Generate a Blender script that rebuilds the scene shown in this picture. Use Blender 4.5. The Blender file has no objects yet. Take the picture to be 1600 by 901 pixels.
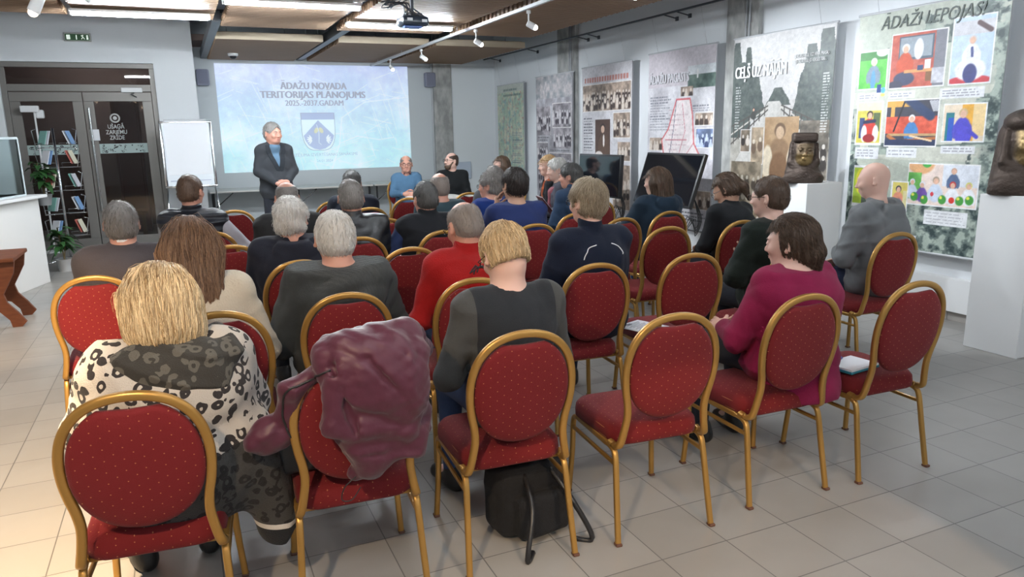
import bpy, bmesh, math, random
import numpy as np
from mathutils import Vector, Matrix, Euler
random.seed(7); RNG = np.random.default_rng(7)
SC = bpy.context.scene; COL = SC.collection
PI = math.pi

# ------------------------------------------------------------------ camera, world, exposure
def _n(v): v = np.array(v, float); return v / np.linalg.norm(v)
FPX, CX, CY = 1145., 800., 450.5
_Y = _n((275-CX, 215-CY, FPX)); _X = _n((3428-CX, 155-CY, FPX)); _X = _n(_X - _Y*_X.dot(_Y)); _D = np.cross(_Y, _X)
if _D[1] < 0: _D = -_D
RC = np.stack([_X, _Y, -_D], 1)
CAMZ = 1.6
cd = bpy.data.cameras.new('camera'); cam = bpy.data.objects.new('camera', cd); COL.objects.link(cam)
_r, _u, _b = RC.T@[1, 0, 0], RC.T@[0, -1, 0], RC.T@[0, 0, -1]
cam.matrix_world = Matrix(((_r[0], _u[0], _b[0], 0), (_r[1], _u[1], _b[1], 0), (_r[2], _u[2], _b[2], CAMZ), (0, 0, 0, 1)))
cd.sensor_width = 36; cd.lens = 36*FPX/1600; cd.clip_start = .05; cd.clip_end = 60
SC.camera = cam
W = bpy.data.worlds.new('world'); SC.world = W; W.use_nodes = True
W.node_tree.nodes['Background'].inputs[0].default_value = (.75, .85, 1, 1)
W.node_tree.nodes['Background'].inputs[1].default_value = .25
SC.view_settings.view_transform = 'Standard'; SC.view_settings.look = 'None'
SC.view_settings.exposure = 0.17; SC.view_settings.gamma = 1; SC.view_settings.use_curve_mapping = False
SC.cycles.max_bounces = 6; SC.cycles.diffuse_bounces = 4; SC.cycles.glossy_bounces = 3; SC.cycles.transmission_bounces = 6; SC.cycles.transparent_max_bounces = 8
SC.cycles.caustics_reflective = False; SC.cycles.caustics_refractive = False
SC.cycles.use_denoising = True; SC.cycles.sample_clamp_indirect = 6
TUBE_E = 76.0; TUBE_NEAR = 300.0; TUBE_C = (.86, .94, 1.0)
WARM = (1.0, .74, .46)
SPOT_COOL = 190.; SPOT_WARM = 230.

# ------------------------------------------------------------------ materials
def mat(name, col=(.8, .8, .8), rough=.6, metal=0., emit=0., spec=.5, bump=0., bscale=60., var=0., vscale=8., sheen=0., coat=0., sss=0., trans=0., alpha=1., stretch=None, attr=None, emitc=None):
    m = bpy.data.materials.new(name); m.use_nodes = True; nt = m.node_tree; b = nt.nodes['Principled BSDF']; I = b.inputs
    I['Base Color'].default_value = (*col, 1); I['Roughness'].default_value = rough; I['Metallic'].default_value = metal
    I['Specular IOR Level'].default_value = spec; I['Sheen Weight'].default_value = sheen; I['Coat Weight'].default_value = coat
    if sss: I['Subsurface Weight'].default_value = sss; I['Subsurface Radius'].default_value = (.012, .005, .003); I['Subsurface Scale'].default_value = 1
    if trans: I['Transmission Weight'].default_value = trans
    I['Alpha'].default_value = alpha
    if emit: I['Emission Color'].default_value = (*(emitc or col), 1); I['Emission Strength'].default_value = emit
    tc = None
    if bump or var:
        tc = nt.nodes.new('ShaderNodeTexCoord'); out = tc.outputs['Object']
        if stretch:
            mp = nt.nodes.new('ShaderNodeMapping'); mp.inputs['Scale'].default_value = stretch; nt.links.new(out, mp.inputs[0]); out = mp.outputs[0]
    if var:
        n = nt.nodes.new('ShaderNodeTexNoise'); n.inputs['Scale'].default_value = vscale; n.inputs['Detail'].default_value = 4; nt.links.new(out, n.inputs['Vector'])
        mx = nt.nodes.new('ShaderNodeMix'); mx.data_type = 'RGBA'
        mx.inputs[6].default_value = (*[max(0, c*(1-var)) for c in col], 1); mx.inputs[7].default_value = (*[min(1, c*(1+var)) for c in col], 1)
        nt.links.new(n.outputs['Fac'], mx.inputs[0]); nt.links.new(mx.outputs[2], I['Base Color'])
    if bump:
        n = nt.nodes.new('ShaderNodeTexNoise'); n.inputs['Scale'].default_value = bscale; n.inputs['Detail'].default_value = 3; nt.links.new(out, n.inputs['Vector'])
        bp = nt.nodes.new('ShaderNodeBump'); bp.inputs['Strength'].default_value = bump; bp.inputs['Distance'].default_value = .006
        nt.links.new(n.outputs['Fac'], bp.inputs['Height']); nt.links.new(bp.outputs[0], I['Normal'])
    if attr:
        a = nt.nodes.new('ShaderNodeAttribute'); a.attribute_name = attr; nt.links.new(a.outputs['Color'], I['Base Color'])
        if emit: nt.links.new(a.outputs['Color'], I['Emission Color'])
    return m
def N(m, t): return m.node_tree.nodes.new(t)
def L(m, a, b): m.node_tree.links.new(a, b)
def BS(m): return m.node_tree.nodes['Principled BSDF'].inputs
def vmath(m, op, a, b=None):
    n = N(m, 'ShaderNodeVectorMath'); n.operation = op
    for i, v in enumerate((a, b)):
        if v is None: continue
        if hasattr(v, 'is_output'): L(m, v, n.inputs[i])
        else: n.inputs[i].default_value = v
    return n.outputs['Value'] if op in ('LENGTH', 'DISTANCE') else n.outputs[0]
def fmath(m, op, a, b=None):
    n = N(m, 'ShaderNodeMath'); n.operation = op
    for i, v in enumerate((a, b)):
        if v is None: continue
        if hasattr(v, 'is_output'): L(m, v, n.inputs[i])
        else: n.inputs[i].default_value = v
    return n.outputs[0]
def mixc(m, f, a, b):
    n = N(m, 'ShaderNodeMix'); n.data_type = 'RGBA'
    for i, v in ((0, f), (6, a), (7, b)):
        if hasattr(v, 'is_output'): L(m, v, n.inputs[i])
        else: n.inputs[i].default_value = v if i == 0 else (*v, 1)
    return n.outputs[2]

def srgb(r, g, b): return tuple(((c/255)/12.92 if c/255 <= .04045 else ((c/255+.055)/1.055)**2.4) for c in (r, g, b))

# ------------------------------------------------------------------ objects
def new(name, me, m=None, parent=None, loc=None, rot=None):
    o = bpy.data.objects.new(name, me); COL.objects.link(o)
    if m is not None and me is not None:
        for x in (m if isinstance(m, (list, tuple)) else [m]): me.materials.append(x)
    if parent: o.parent = parent
    if loc is not None: o.location = loc
    if rot is not None: o.rotation_euler = rot if hasattr(rot, '__len__') else (0, 0, rot)
    return o
def tag(o, label=None, cat=None, group=None, kind=None):
    if label: o['label'] = label
    if cat: o['category'] = cat
    if group: o['group'] = group
    if kind: o['kind'] = kind
    return o
def empty(name, label, cat, loc=(0, 0, 0), rz=0, group=None):
    o = bpy.data.objects.new(name, None); COL.objects.link(o); o.location = loc; o.rotation_euler = (0, 0, rz); o.empty_display_size = .1
    return tag(o, label, cat, group)
def struct(o): o['kind'] = 'structure'; return o

class MB:
    "collects plain shapes into one mesh"
    def __init__(s): s.v = []; s.f = []; s.mi = []; s.cur = 0
    def add(s, vs, fs):
        n = len(s.v); s.v += [tuple(map(float, v)) for v in vs]; s.f += [tuple(i+n for i in f) for f in fs]; s.mi += [s.cur]*len(fs); return s
    def box(s, c, d, rz=0, bev=0, rot=None):
        "c centre, d full size, bev a chamfer"
        hx, hy, hz = d[0]/2, d[1]/2, d[2]/2
        R = rot if rot is not None else Matrix.Rotation(rz, 3, 'Z')
        if not bev:
            vs = [(x, y, z) for x in (-hx, hx) for y in (-hy, hy) for z in (-hz, hz)]
            fs = [(0, 1, 3, 2), (4, 6, 7, 5), (0, 4, 5, 1), (2, 3, 7, 6), (0, 2, 6, 4), (1, 5, 7, 3)]
        else:
            bm = bmesh.new(); bmesh.ops.create_cube(bm, size=1)
            for v in bm.verts: v.co = Vector((v.co.x*d[0], v.co.y*d[1], v.co.z*d[2]))
            bmesh.ops.bevel(bm, geom=list(bm.edges), offset=min(bev, min(d)*.49), segments=2, profile=.5, affect='EDGES')
            bm.verts.index_update(); vs = [tuple(v.co) for v in bm.verts]; fs = [tuple(v.index for v in f.verts) for f in bm.faces]; bm.free()
        return s.add([R @ Vector(v) + Vector(c) for v in vs], fs)
    def sweep(s, pts, prof, ref=None, closed=False, cap=True, scales=None):
        "prof: list of (a,b) offsets; ref: fixed vector for the b axis"
        P = [Vector(p) for p in pts]; n = len(P); k = len(prof); rings = []
        up = Vector(ref).normalized() if ref is not None else None; last = None
        for i in range(n):
            if closed: t = P[(i+1) % n]-P[i-1]
            else: t = P[min(i+1, n-1)]-P[max(i-1, 0)]
            t.normalize()
            if up is None:
                if last is None:
                    a = t.orthogonal().normalized()
                else:
                    a = (last - t*last.dot(t))
                    a = a.normalized() if a.length > 1e-6 else t.orthogonal().normalized()
                last = a; b = t.cross(a)
            else:
                b = (up - t*up.dot(t)).normalized(); a = b.cross(t)
            q = scales[i] if scales else 1
            rings.append([P[i]+a*(x*q)+b*(y*q) for x, y in prof])
        vs = [v for r in rings for v in r]; fs = []
        for i in range(n if closed else n-1):
            j = (i+1) % n
            for m in range(k):
                fs.append((i*k+m, j*k+m, j*k+(m+1) % k, i*k+(m+1) % k))
        if cap and not closed: fs += [tuple(range(k)), tuple(reversed(range((n-1)*k, n*k)))]
        return s.add(vs, fs)
    def tube(s, pts, r, seg=8, closed=False, scales=None): return s.sweep(pts, [(math.cos(2*PI*i/seg)*r, math.sin(2*PI*i/seg)*r) for i in range(seg)], None, closed, scales=scales)
    def cyl(s, a, b, r, seg=16, r2=None): return s.tube([a, b], r, seg, scales=[1, (r2/r if r2 is not None else 1)])
    def lathe(s, prof, c=(0, 0, 0), seg=24, R=None):
        vs = []; fs = []; k = len(prof); R = R or Matrix.Identity(3)
        for i in range(seg):
            a = 2*PI*i/seg
            for r, z in prof: vs.append(R @ Vector((r*math.cos(a), r*math.sin(a), z)) + Vector(c))
        for i in range(seg):
            j = (i+1) % seg
            for m in range(k-1): fs.append((i*k+m, j*k+m, j*k+m+1, i*k+m+1))
        return s.add(vs, fs)
    def ell(s, c, r, seg=16, rings=10, R=None):
        prof = [(math.sin(PI*i/rings), -math.cos(PI*i/rings)) for i in range(rings+1)]
        n = len(s.v); s.lathe(prof, (0, 0, 0), seg)
        R = R or Matrix.Identity(3)
        for i in range(n, len(s.v)): v = s.v[i]; s.v[i] = tuple(R @ Vector((v[0]*r[0], v[1]*r[1], v[2]*r[2])) + Vector(c))
        return s
    def prism(s, poly, z0, z1, M=None):
        "poly in xy, extruded z0..z1, then matrix M"
        k = len(poly); vs = [(x, y, z0) for x, y in poly]+[(x, y, z1) for x, y in poly]
        if M is not None: vs = [M @ Vector(v) for v in vs]
        return s.add(vs, [tuple(reversed(range(k))), tuple(range(k, 2*k))]+[(i, (i+1) % k, k+(i+1) % k, k+i) for i in range(k)])
    def build(s, name, m, parent=None, smooth=False, angle=None, loc=None, rot=None):
        me = bpy.data.meshes.new(name); me.from_pydata(s.v, [], s.f)
        ms = m if isinstance(m, (list, tuple)) else [m]
        o = new(name, me, ms, parent, loc, rot)
        if len(ms) > 1: me.polygons.foreach_set('material_index', s.mi)
        bm = bmesh.new(); bm.from_mesh(me); bmesh.ops.recalc_face_normals(bm, faces=bm.faces)
        bmesh.ops.remove_doubles(bm, verts=bm.verts, dist=1e-5); bm.to_mesh(me); bm.free()
        if smooth:
            me.shade_smooth()
            if angle: me.set_sharp_from_angle(angle=math.radians(angle))
        me.update(); return o
def rrect(w, h, r, seg=3):
    "rounded rectangle outline"
    o = []
    for cx, cy, a0 in ((w/2-r, h/2-r, 0), (-w/2+r, h/2-r, 90), (-w/2+r, -h/2+r, 180), (w/2-r, -h/2+r, 270)):
        for i in range(seg+1):
            a = math.radians(a0+90*i/seg); o.append((cx+r*math.cos(a), cy+r*math.sin(a)))
    return o
def spline(pts, n=8, closed=False):
    "Catmull-Rom through points"
    P = [Vector(p) for p in pts]; out = []; m = len(P)
    for i in range(m if closed else m-1):
        g = (lambda k: P[k % m]) if closed else (lambda k: P[min(max(k, 0), m-1)])
        a, b, c, d = g(i-1), g(i), g(i+1), g(i+2)
        for j in range(n):
            t = j/n; out.append(.5*((2*b)+(c-a)*t+(2*a-5*b+4*c-d)*t*t+(3*b-a-3*c+d)*t**3))
    if not closed: out.append(P[-1])
    return out
def copy_tree(o, loc, rz, label=None, group=None):
    def cp(s, p):
        c = s.copy(); COL.objects.link(c)
        if p is not None: c.parent = p
        for ch in s.children: cp(ch, c)
        return c
    r = cp(o, None); r.location = loc; r.rotation_euler = (0, 0, rz)
    if label: r['label'] = label
    if group: r['group'] = group
    return r
def text(name, body, size, m, M, parent=None, ext=.001, align='CENTER', shear=0, bold=0, sx=1, heavy=0):
    c = bpy.data.curves.new(name+'_curve', 'FONT'); c.body = body; c.size = size; c.extrude = ext; c.align_x = align; c.align_y = 'CENTER'; c.shear = shear; c.offset = bold; c.resolution_u = 3
    t = bpy.data.objects.new(name+'_curve', c); COL.objects.link(t); dg = bpy.context.evaluated_depsgraph_get(); dg.update()
    me = bpy.data.meshes.new_from_object(t.evaluated_get(dg)); me.name = name
    me.materials.clear()
    bpy.data.objects.remove(t)
    me.transform(M @ Matrix.Diagonal((sx, 1, 1, 1)))
    if heavy:
        bm = bmesh.new(); bm.from_mesh(me); ex = (M.to_3x3() @ Vector((1, 0, 0)))
        g = list(bm.verts)+list(bm.edges)+list(bm.faces)
        for k in (1, 2):
            r = bmesh.ops.duplicate(bm, geom=g); vs = [v for v in r['geom'] if isinstance(v, bmesh.types.BMVert)]; bmesh.ops.translate(bm, verts=vs, vec=ex*heavy*k+(M.to_3x3() @ Vector((0, 0, 1)))*.0006*k)
        bm.to_mesh(me); bm.free()
    return new(name, me, m, parent)
def frameM(o, ex, ey):
    ex, ey = Vector(ex).normalized(), Vector(ey).normalized(); ez = ex.cross(ey)
    return Matrix(((ex.x, ey.x, ez.x, o[0]), (ex.y, ey.y, ez.y, o[1]), (ex.z, ey.z, ez.z, o[2]), (0, 0, 0, 1)))
# ------------------------------------------------------------------ soft bodies: distance fields meshed with surface nets
def smin(a, b, k):
    if k <= 0: return np.minimum(a, b)
    h = np.maximum(k-np.abs(a-b), 0)/k
    return np.minimum(a, b)-h*h*k*.25
class SDF:
    def __init__(s): s.ops = []; s.post = []
    def cap(s, a, b, ra, rb=None, sc=(1, 1, 1), k=.02, op='u'):
        rb = ra if rb is None else rb; a = np.array(a, float); b = np.array(b, float); sc = np.array(sc, float); m = sc.min()
        A, B = a/sc, b/sc; d = B-A; dd = max(d.dot(d), 1e-9); ra, rb = ra/m, rb/m
        def f(x, y, z):
            px, py, pz = x/sc[0]-A[0], y/sc[1]-A[1], z/sc[2]-A[2]
            t = np.clip((px*d[0]+py*d[1]+pz*d[2])/dd, 0, 1)
            return (np.sqrt((px-t*d[0])**2+(py-t*d[1])**2+(pz-t*d[2])**2)-(ra+t*(rb-ra)))*m
        R = max(ra, rb)*sc
        s.ops.append((op, f, np.minimum(a, b)-R, np.maximum(a, b)+R, k)); return s
    def ell(s, c, r, rot=None, k=.02, op='u'):
        c = np.array(c, float); r = np.array(r, float); Q = np.array(Euler(rot).to_matrix()).T if rot is not None else None
        def f(x, y, z):
            px, py, pz = x-c[0], y-c[1], z-c[2]
            if Q is not None: px, py, pz = (Q[0, 0]*px+Q[0, 1]*py+Q[0, 2]*pz, Q[1, 0]*px+Q[1, 1]*py+Q[1, 2]*pz, Q[2, 0]*px+Q[2, 1]*py+Q[2, 2]*pz)
            k0 = np.sqrt((px/r[0])**2+(py/r[1])**2+(pz/r[2])**2)+1e-9; k1 = np.sqrt((px/r[0]**2)**2+(py/r[1]**2)**2+(pz/r[2]**2)**2)+1e-9
            return k0*(k0-1)/k1
        R = r if Q is None else np.full(3, r.max())
        s.ops.append((op, f, c-R, c+R, k)); return s
    def box(s, c, h, rnd=.01, rot=None, k=.01, op='u'):
        c = np.array(c, float); h = np.array(h, float)-rnd; Q = np.array(Euler(rot).to_matrix()).T if rot is not None else np.eye(3)
        def f(x, y, z):
            px, py, pz = x-c[0], y-c[1], z-c[2]
            q = [np.abs(Q[i, 0]*px+Q[i, 1]*py+Q[i, 2]*pz)-h[i] for i in range(3)]
            return np.sqrt(sum(np.maximum(a, 0)**2 for a in q))+np.minimum(np.maximum(q[0], np.maximum(q[1], q[2])), 0)-rnd
        R = (h+rnd) if rot is None else np.full(3, np.linalg.norm(h)+rnd)
        s.ops.append((op, f, c-R, c+R, k)); return s
    def mod(s, f): s.post.append(f); return s
    def warp(s, A):
        "rigid move of all shapes added so far: A = 4x4"
        A = np.array(A); Ai = np.linalg.inv(A); out = []
        for op, f, lo, hi, k in s.ops:
            g = (lambda f: lambda x, y, z: f(Ai[0, 0]*x+Ai[0, 1]*y+Ai[0, 2]*z+Ai[0, 3], Ai[1, 0]*x+Ai[1, 1]*y+Ai[1, 2]*z+Ai[1, 3], Ai[2, 0]*x+Ai[2, 1]*y+Ai[2, 2]*z+Ai[2, 3]))(f)
            cs = np.array([[X, Y, Z, 1] for X in (lo[0], hi[0]) for Y in (lo[1], hi[1]) for Z in (lo[2], hi[2])])@A.T
            out.append((op, g, cs[:, :3].min(0), cs[:, :3].max(0), k))
        s.ops = out; P = s.post
        s.post = [(lambda f: lambda x, y, z, F: f(Ai[0, 0]*x+Ai[0, 1]*y+Ai[0, 2]*z+Ai[0, 3], Ai[1, 0]*x+Ai[1, 1]*y+Ai[1, 2]*z+Ai[1, 3], Ai[2, 0]*x+Ai[2, 1]*y+Ai[2, 2]*z+Ai[2, 3], F))(f) for f in P]
        return s
    def at(s, x, y, z):
        F = np.full(np.broadcast(x, y, z).shape, .12)
        for op, f, lo, hi, k in s.ops:
            d = f(x, y, z); F = smin(F, d, k) if op == 'u' else -smin(-F, d, k)
        for p in s.post: F = p(x, y, z, F)
        return F
    def mesh(s, h):
        us = [o for o in s.ops if o[0] == 'u']
        lo = np.min([o[2] for o in us], 0)-.025-2*h; hi = np.max([o[3] for o in us], 0)+.025+2*h
        ax = [np.arange(lo[i], hi[i]+h, h) for i in range(3)]
        X, Y, Z = ax[0][:, None, None], ax[1][None, :, None], ax[2][None, None, :]
        F = np.full((len(ax[0]), len(ax[1]), len(ax[2])), .12)
        for op, f, a, b, k in s.ops:
            m = .04+k; sl = []
            for i in range(3):
                i0 = np.searchsorted(ax[i], a[i]-m); i1 = np.searchsorted(ax[i], b[i]+m); sl.append((max(i0, 0), max(i1, 0)))
            if any(q[1] <= q[0] for q in sl): continue
            (a0, a1), (b0, b1), (c0, c1) = sl
            d = f(X[a0:a1], Y[:, b0:b1], Z[:, :, c0:c1]); V = F[a0:a1, b0:b1, c0:c1]
            F[a0:a1, b0:b1, c0:c1] = smin(V, d, k) if op == 'u' else -smin(-V, d, k)
        for p in s.post: F = p(X, Y, Z, F)
        F = np.broadcast_to(F, (len(ax[0]), len(ax[1]), len(ax[2]))).copy()
        for i in (0, -1): F[i] = np.abs(F[i])+.01; F[:, i] = np.abs(F[:, i])+.01; F[:, :, i] = np.abs(F[:, :, i])+.01
        return nets(F, lo, h)
def nets(F, lo, h):
    S = F < 0; n = F.shape
    cnt = np.zeros((n[0]-1, n[1]-1, n[2]-1), np.int8)
    for i in (0, 1):
        for j in (0, 1):
            for k in (0, 1): cnt += S[i:n[0]-1+i, j:n[1]-1+j, k:n[2]-1+k]
    act = (cnt > 0) & (cnt < 8); idx = np.argwhere(act); ids = np.full(act.shape, -1, np.int64); ids[act] = np.arange(len(idx))
    acc = np.zeros((len(idx), 3)); num = np.zeros(len(idx))
    for axis in range(3):
        o1, o2 = [a for a in range(3) if a != axis]
        for i in (0, 1):
            for j in (0, 1):
                p = idx.copy(); p[:, o1] += i; p[:, o2] += j; q = p.copy(); q[:, axis] += 1
                a = F[p[:, 0], p[:, 1], p[:, 2]]; b = F[q[:, 0], q[:, 1], q[:, 2]]; m = (a < 0) != (b < 0)
                t = np.where(m, a/np.where(m, a-b, 1), 0); P = p.astype(float); P[:, axis] += t
                acc[m] += P[m]; num[m] += 1
    V = acc/np.maximum(num, 1)[:, None]*h+lo; quads = []
    for axis in range(3):
        o1, o2 = (axis+1) % 3, (axis+2) % 3
        sa = [slice(None)]*3; sb = [slice(None)]*3; sa[axis] = slice(0, -1); sb[axis] = slice(1, None)
        A, B = S[tuple(sa)], S[tuple(sb)]; e = np.argwhere(A != B)
        e = e[(e[:, o1] > 0) & (e[:, o2] > 0) & (e[:, o1] < n[o1]-1) & (e[:, o2] < n[o2]-1)]
        ins = A[e[:, 0], e[:, 1], e[:, 2]]; c = []
        for i, j in ((-1, -1), (0, -1), (0, 0), (-1, 0)):
            p = e.copy(); p[:, o1] += i; p[:, o2] += j; c.append(ids[p[:, 0], p[:, 1], p[:, 2]])
        q = np.stack(c, 1); q[~ins] = q[~ins][:, ::-1]; quads.append(q)
    return V, np.concatenate(quads)
def np_mesh(name, V, Q, m, parent=None, smooth=True, attr=None):
    me = bpy.data.meshes.new(name); nf, k = Q.shape
    me.vertices.add(len(V)); me.vertices.foreach_set('co', V.astype(np.float32).ravel())
    me.loops.add(nf*k); me.loops.foreach_set('vertex_index', Q.astype(np.int32).ravel())
    me.polygons.add(nf); me.polygons.foreach_set('loop_start', np.arange(0, nf*k, k, dtype=np.int32))
    if attr is not None: me.attributes.new('rnd', 'FLOAT', 'POINT').data.foreach_set('value', attr.astype(np.float32))
    me.update(calc_edges=True); me.validate()
    if smooth: me.shade_smooth()
    return new(name, me, m, parent)
def soft(name, s, h, m, parent=None):
    V, Q = s.mesh(h); return np_mesh(name, V, Q, m, parent)
def crumple(a, f, seed, n=7):
    "sharp random creases, for nylon"
    r = np.random.default_rng(seed); D = r.normal(0, 1, (n, 3)); D /= np.linalg.norm(D, axis=1)[:, None]; ph = r.uniform(0, 6, (n, 4)); fr = f*r.uniform(.6, 1.5, n)
    def g(x, y, z, F):
        d = 0
        for i in range(n):
            w = 1.3*np.sin(11*x+ph[i, 0])+1.3*np.sin(12*z+ph[i, 1])+1.1*np.sin(10*y+ph[i, 2]); d = d+(.5-np.abs(np.sin(fr[i]*(D[i, 0]*x+D[i, 1]*y+D[i, 2]*z)+w)))*np.clip(.5+np.sin(5*x+7*z+ph[i, 3]), 0, 1)
        return F+a*d
    return g
def folds(a, f, seed, dirv=(0, 0, 1)):
    "cloth creases: warped ridges"
    r = np.random.default_rng(seed); ph = r.uniform(0, 6, 8)
    def g(x, y, z, F):
        w = 1.6*np.sin(7*x+ph[0]+3*np.sin(5*z+ph[1]))+1.4*np.sin(8*z+ph[2]+2*np.sin(6*x+ph[3]))+1.2*np.sin(9*y+ph[4])
        u = f*(dirv[0]*x+dirv[1]*y+dirv[2]*z)+w
        v = f*.63*(dirv[2]*x+dirv[0]*y+dirv[1]*z)+1.5*np.sin(6*z+4*x+ph[5])
        return F-a*1.5*((1-np.abs(np.sin(u*.5+.4)))**2*.9-.3+np.sin(v)*.4*np.sin(5*x+4*z+ph[6]))
    return g
# ------------------------------------------------------------------ people
def headM(c, yaw=0, pitch=0, roll=0):
    "head frame: +Y the face, yaw positive = turned to the left, pitch positive = looking up"
    return np.array(Matrix.Translation(Vector(c)) @ Euler((math.radians(pitch), math.radians(roll), math.radians(yaw)), 'ZYX').to_matrix().to_4x4()) if False else \
        np.array(Matrix.Translation(Vector(c)) @ Matrix.Rotation(math.radians(yaw), 4, 'Z') @ Matrix.Rotation(math.radians(pitch), 4, 'X') @ Matrix.Rotation(math.radians(roll), 4, 'Y'))
def head_sdf(w=1., jaw=1., nose=1.):
    s = SDF()
    s.ell((0, -.012, .022), (.077*w, .096, .094)).ell((0, .03, -.035), (.064*w, .064, .082), k=.04)
    s.ell((0, .045, -.086), (.042*w*jaw, .042, .03), k=.03).ell((0, -.01, -.06), (.06*w*jaw, .06, .045), k=.04)
    s.cap((-.032, .083, .018), (.032, .083, .018), .011, k=.02)
    for q in (-1, 1):
        s.ell((q*.034*w, .1, .002), (.017, .013, .012), k=.012, op='s')
        s.ell((q*.04*w, .072, -.028), (.022, .02, .02), k=.02)
        s.ell((q*.086*w, -.012, -.010), (.008, .020, .033), rot=(.15, 0, -q*.5), k=.008)
        s.ell((q*.094*w, -.004, -.006), (.006, .010, .018), k=.005, op='s')
        s.ell((q*.034*w, .089, .002), (.013, .011, .009), k=.004)
    s.cap((0, .09, .006), (0, .109*nose, -.03), .007, .0125, k=.012)
    for q in (-1, 1): s.ell((q*.011, .1, -.035), (.008, .01, .007), k=.006)
    s.ell((0, .091, -.058), (.023, .011, .0055), k=.006).ell((0, .09, -.067), (.02, .011, .006), k=.006)
    s.cap((-.022, .104, -.0622), (.022, .104, -.0622), .0022, k=.004, op='s')
    return s
def hand(s, w, d, n, side, curl=.5, spread=.12, scale=1.):
    "w wrist, d finger direction, n back-of-hand normal, side thumb direction"
    w, d, n, side = [Vector(v) for v in (w, d, n, side)]; d.normalize(); side = (side-d*side.dot(d)).normalized(); n = (n-d*n.dot(d)-side*n.dot(side)).normalized(); q = scale
    pc = w+d*.048*q
    rot = Matrix((side, d, n)).transposed().to_euler()
    s.ell(pc, (.041*q, .052*q, .017*q), rot=rot, k=.012).cap(w-d*.02, w+d*.02, .026*q, .028*q, k=.015)
    for i, (o, l) in enumerate(((.03, .9), (.011, 1.), (-.009, .93), (-.028, .74))):
        p = w+d*.088*q+side*o*q; a = 0; dirn = (d+side*(o*3*spread)).normalized()
        for j, (ln, r) in enumerate(((.042, .0095), (.026, .0085), (.021, .0075))):
            a += curl*(.6, .8, .55)[j]; v = dirn*math.cos(a)-n*math.sin(a); e = p+v*ln*l*q
            s.cap(p, e, r*q, (r-.0008)*q, k=.003); p = e
    p = w+d*.03*q+side*.03*q; a = 0
    for ln, r in ((.04, .012), (.03, .0105), (.024, .009)):
        v = (side*(.75-a)+d*(.75+a*.3)-n*(.25+curl*.4)).normalized(); e = p+v*ln*q; s.cap(p, e, r*q, (r-.001)*q, k=.006); p = e; a += .3
    return s
LAP = dict(el=(.235, .03, .70), wr=(.075, .2, .635), hd=(-.7, .6, -.1), hn=(0, .3, 1))
KNEE = dict(el=(.24, .05, .70), wr=(.15, .27, .635), hd=(-.1, 1, -.1), hn=(0, 0, 1))
CROSS = dict(el=(.235, .0, .72), wr=(.02, .15, .79), hd=(-1, .0, .1), hn=(0, 1, 0))
READ = dict(el=(.225, .02, .71), wr=(.1, .27, .72), hd=(-.3, .8, .4), hn=(.2, .4, .8))
def seated_joints(top=1.30, lean=0., g=1., sh=.165, armL=LAP, armR=LAP, side=0., knee=.12, foot=.0):
    q = (top-.46)/.84; Z = lambda z: .46+(z-.46)*q
    J = dict(pel=(0, -.03, .56), chest=(side*.5, -.06+lean*.6, Z(.86)), shz=Z(.985), shy=-.06+lean, shx=side*.9, neck=(side, -.055+lean, Z(1.03)), head=(side*1.1, -.03+lean*1.25, top-.115), sw=sh)
    for n, q2, A in (('L', -1, armL), ('R', 1, armR)):
        f = lambda v: (v[0]*q2, v[1]+lean*.5, v[2])
        J['sh'+n] = (side*.9+q2*sh, -.06+lean, Z(.975)); J['el'+n] = f(A['el']) ; J['wr'+n] = f(A['wr'])
        J['el'+n] = (J['el'+n][0]*(.9+.1*g)+side*.5, J['el'+n][1], J['el'+n][2])
        hd = A['hd']; J['hd'+n] = (hd[0]*q2, hd[1], hd[2]); hn = A['hn']; J['hn'+n] = (hn[0]*q2, hn[1], hn[2]); J['curl'+n] = A.get('curl', .35)
        J['hip'+n] = (q2*.085, -.02, .545); J['kn'+n] = (q2*knee, .40, .53); J['an'+n] = (q2*(knee+.0), .40+foot, .085); J['toe'+n] = (q2*(knee+.03), .53+foot, .04)
    return J
def torso(s, J, g, t, sleeves=True, k=.05, belly=0., bottom=0.):
    "torso and upper arms with thickness t"
    P, C, Nk = np.array(J['pel']), np.array(J['chest']), np.array(J['neck'])
    s.cap(P, C, .118*g+t, .112*g+t, sc=(1.42, 1.02, 1), k=k)
    s.ell((P[0], P[1]-.01, P[2]-.01+bottom), (.178*g+t, .135*g+t, .10+t), k=k)
    s.ell((C[0], C[1]-.005, C[2]+.02), (.172*g+t, .118*g+t, .15), k=k)
    if belly: s.ell((C[0], C[1]+.06, C[2]-.16), (.15*g, .1*g+belly, .14), k=.06)
    shL, shR = np.array(J['shL']), np.array(J['shR'])
    s.cap(shL, shR, .058*(.6+.4*g)+t, k=k)
    for n in 'LR':
        sh = np.array(J['sh'+n]); a = Nk*.72+sh*.28+np.array([0, 0, -.0]); b = Nk*.2+sh*.8+np.array([0, 0, .022])
        s.cap(a+np.array([0, -.01, -.012]), b, .045+t*.6, .04+t*.6, k=.03)
    if sleeves: arms(s, J, g, t)
    return s
def arms(s, J, g, t, cuff=.9):
    for n in 'LR':
        sh, el, wr = [np.array(J[q+n]) for q in ('sh', 'el', 'wr')]; a = .6+.4*g
        s.cap(sh, el, .052*a+t, .042*a+t, k=.03); s.cap(el, el+(wr-el)*cuff, .042*a+t, .03+t, k=.02)
    return s
def legs(s, J, g, t, low=1.):
    for n in 'LR':
        h, kn, an = [np.array(J[q+n]) for q in ('hip', 'kn', 'an')]; a = .6+.4*g
        s.cap(h, kn, .078*a+t, .058*a+t, k=.04); s.cap(kn, kn+(an-kn)*low, .055*a+t, .036+t, k=.03)
    return s
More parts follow.
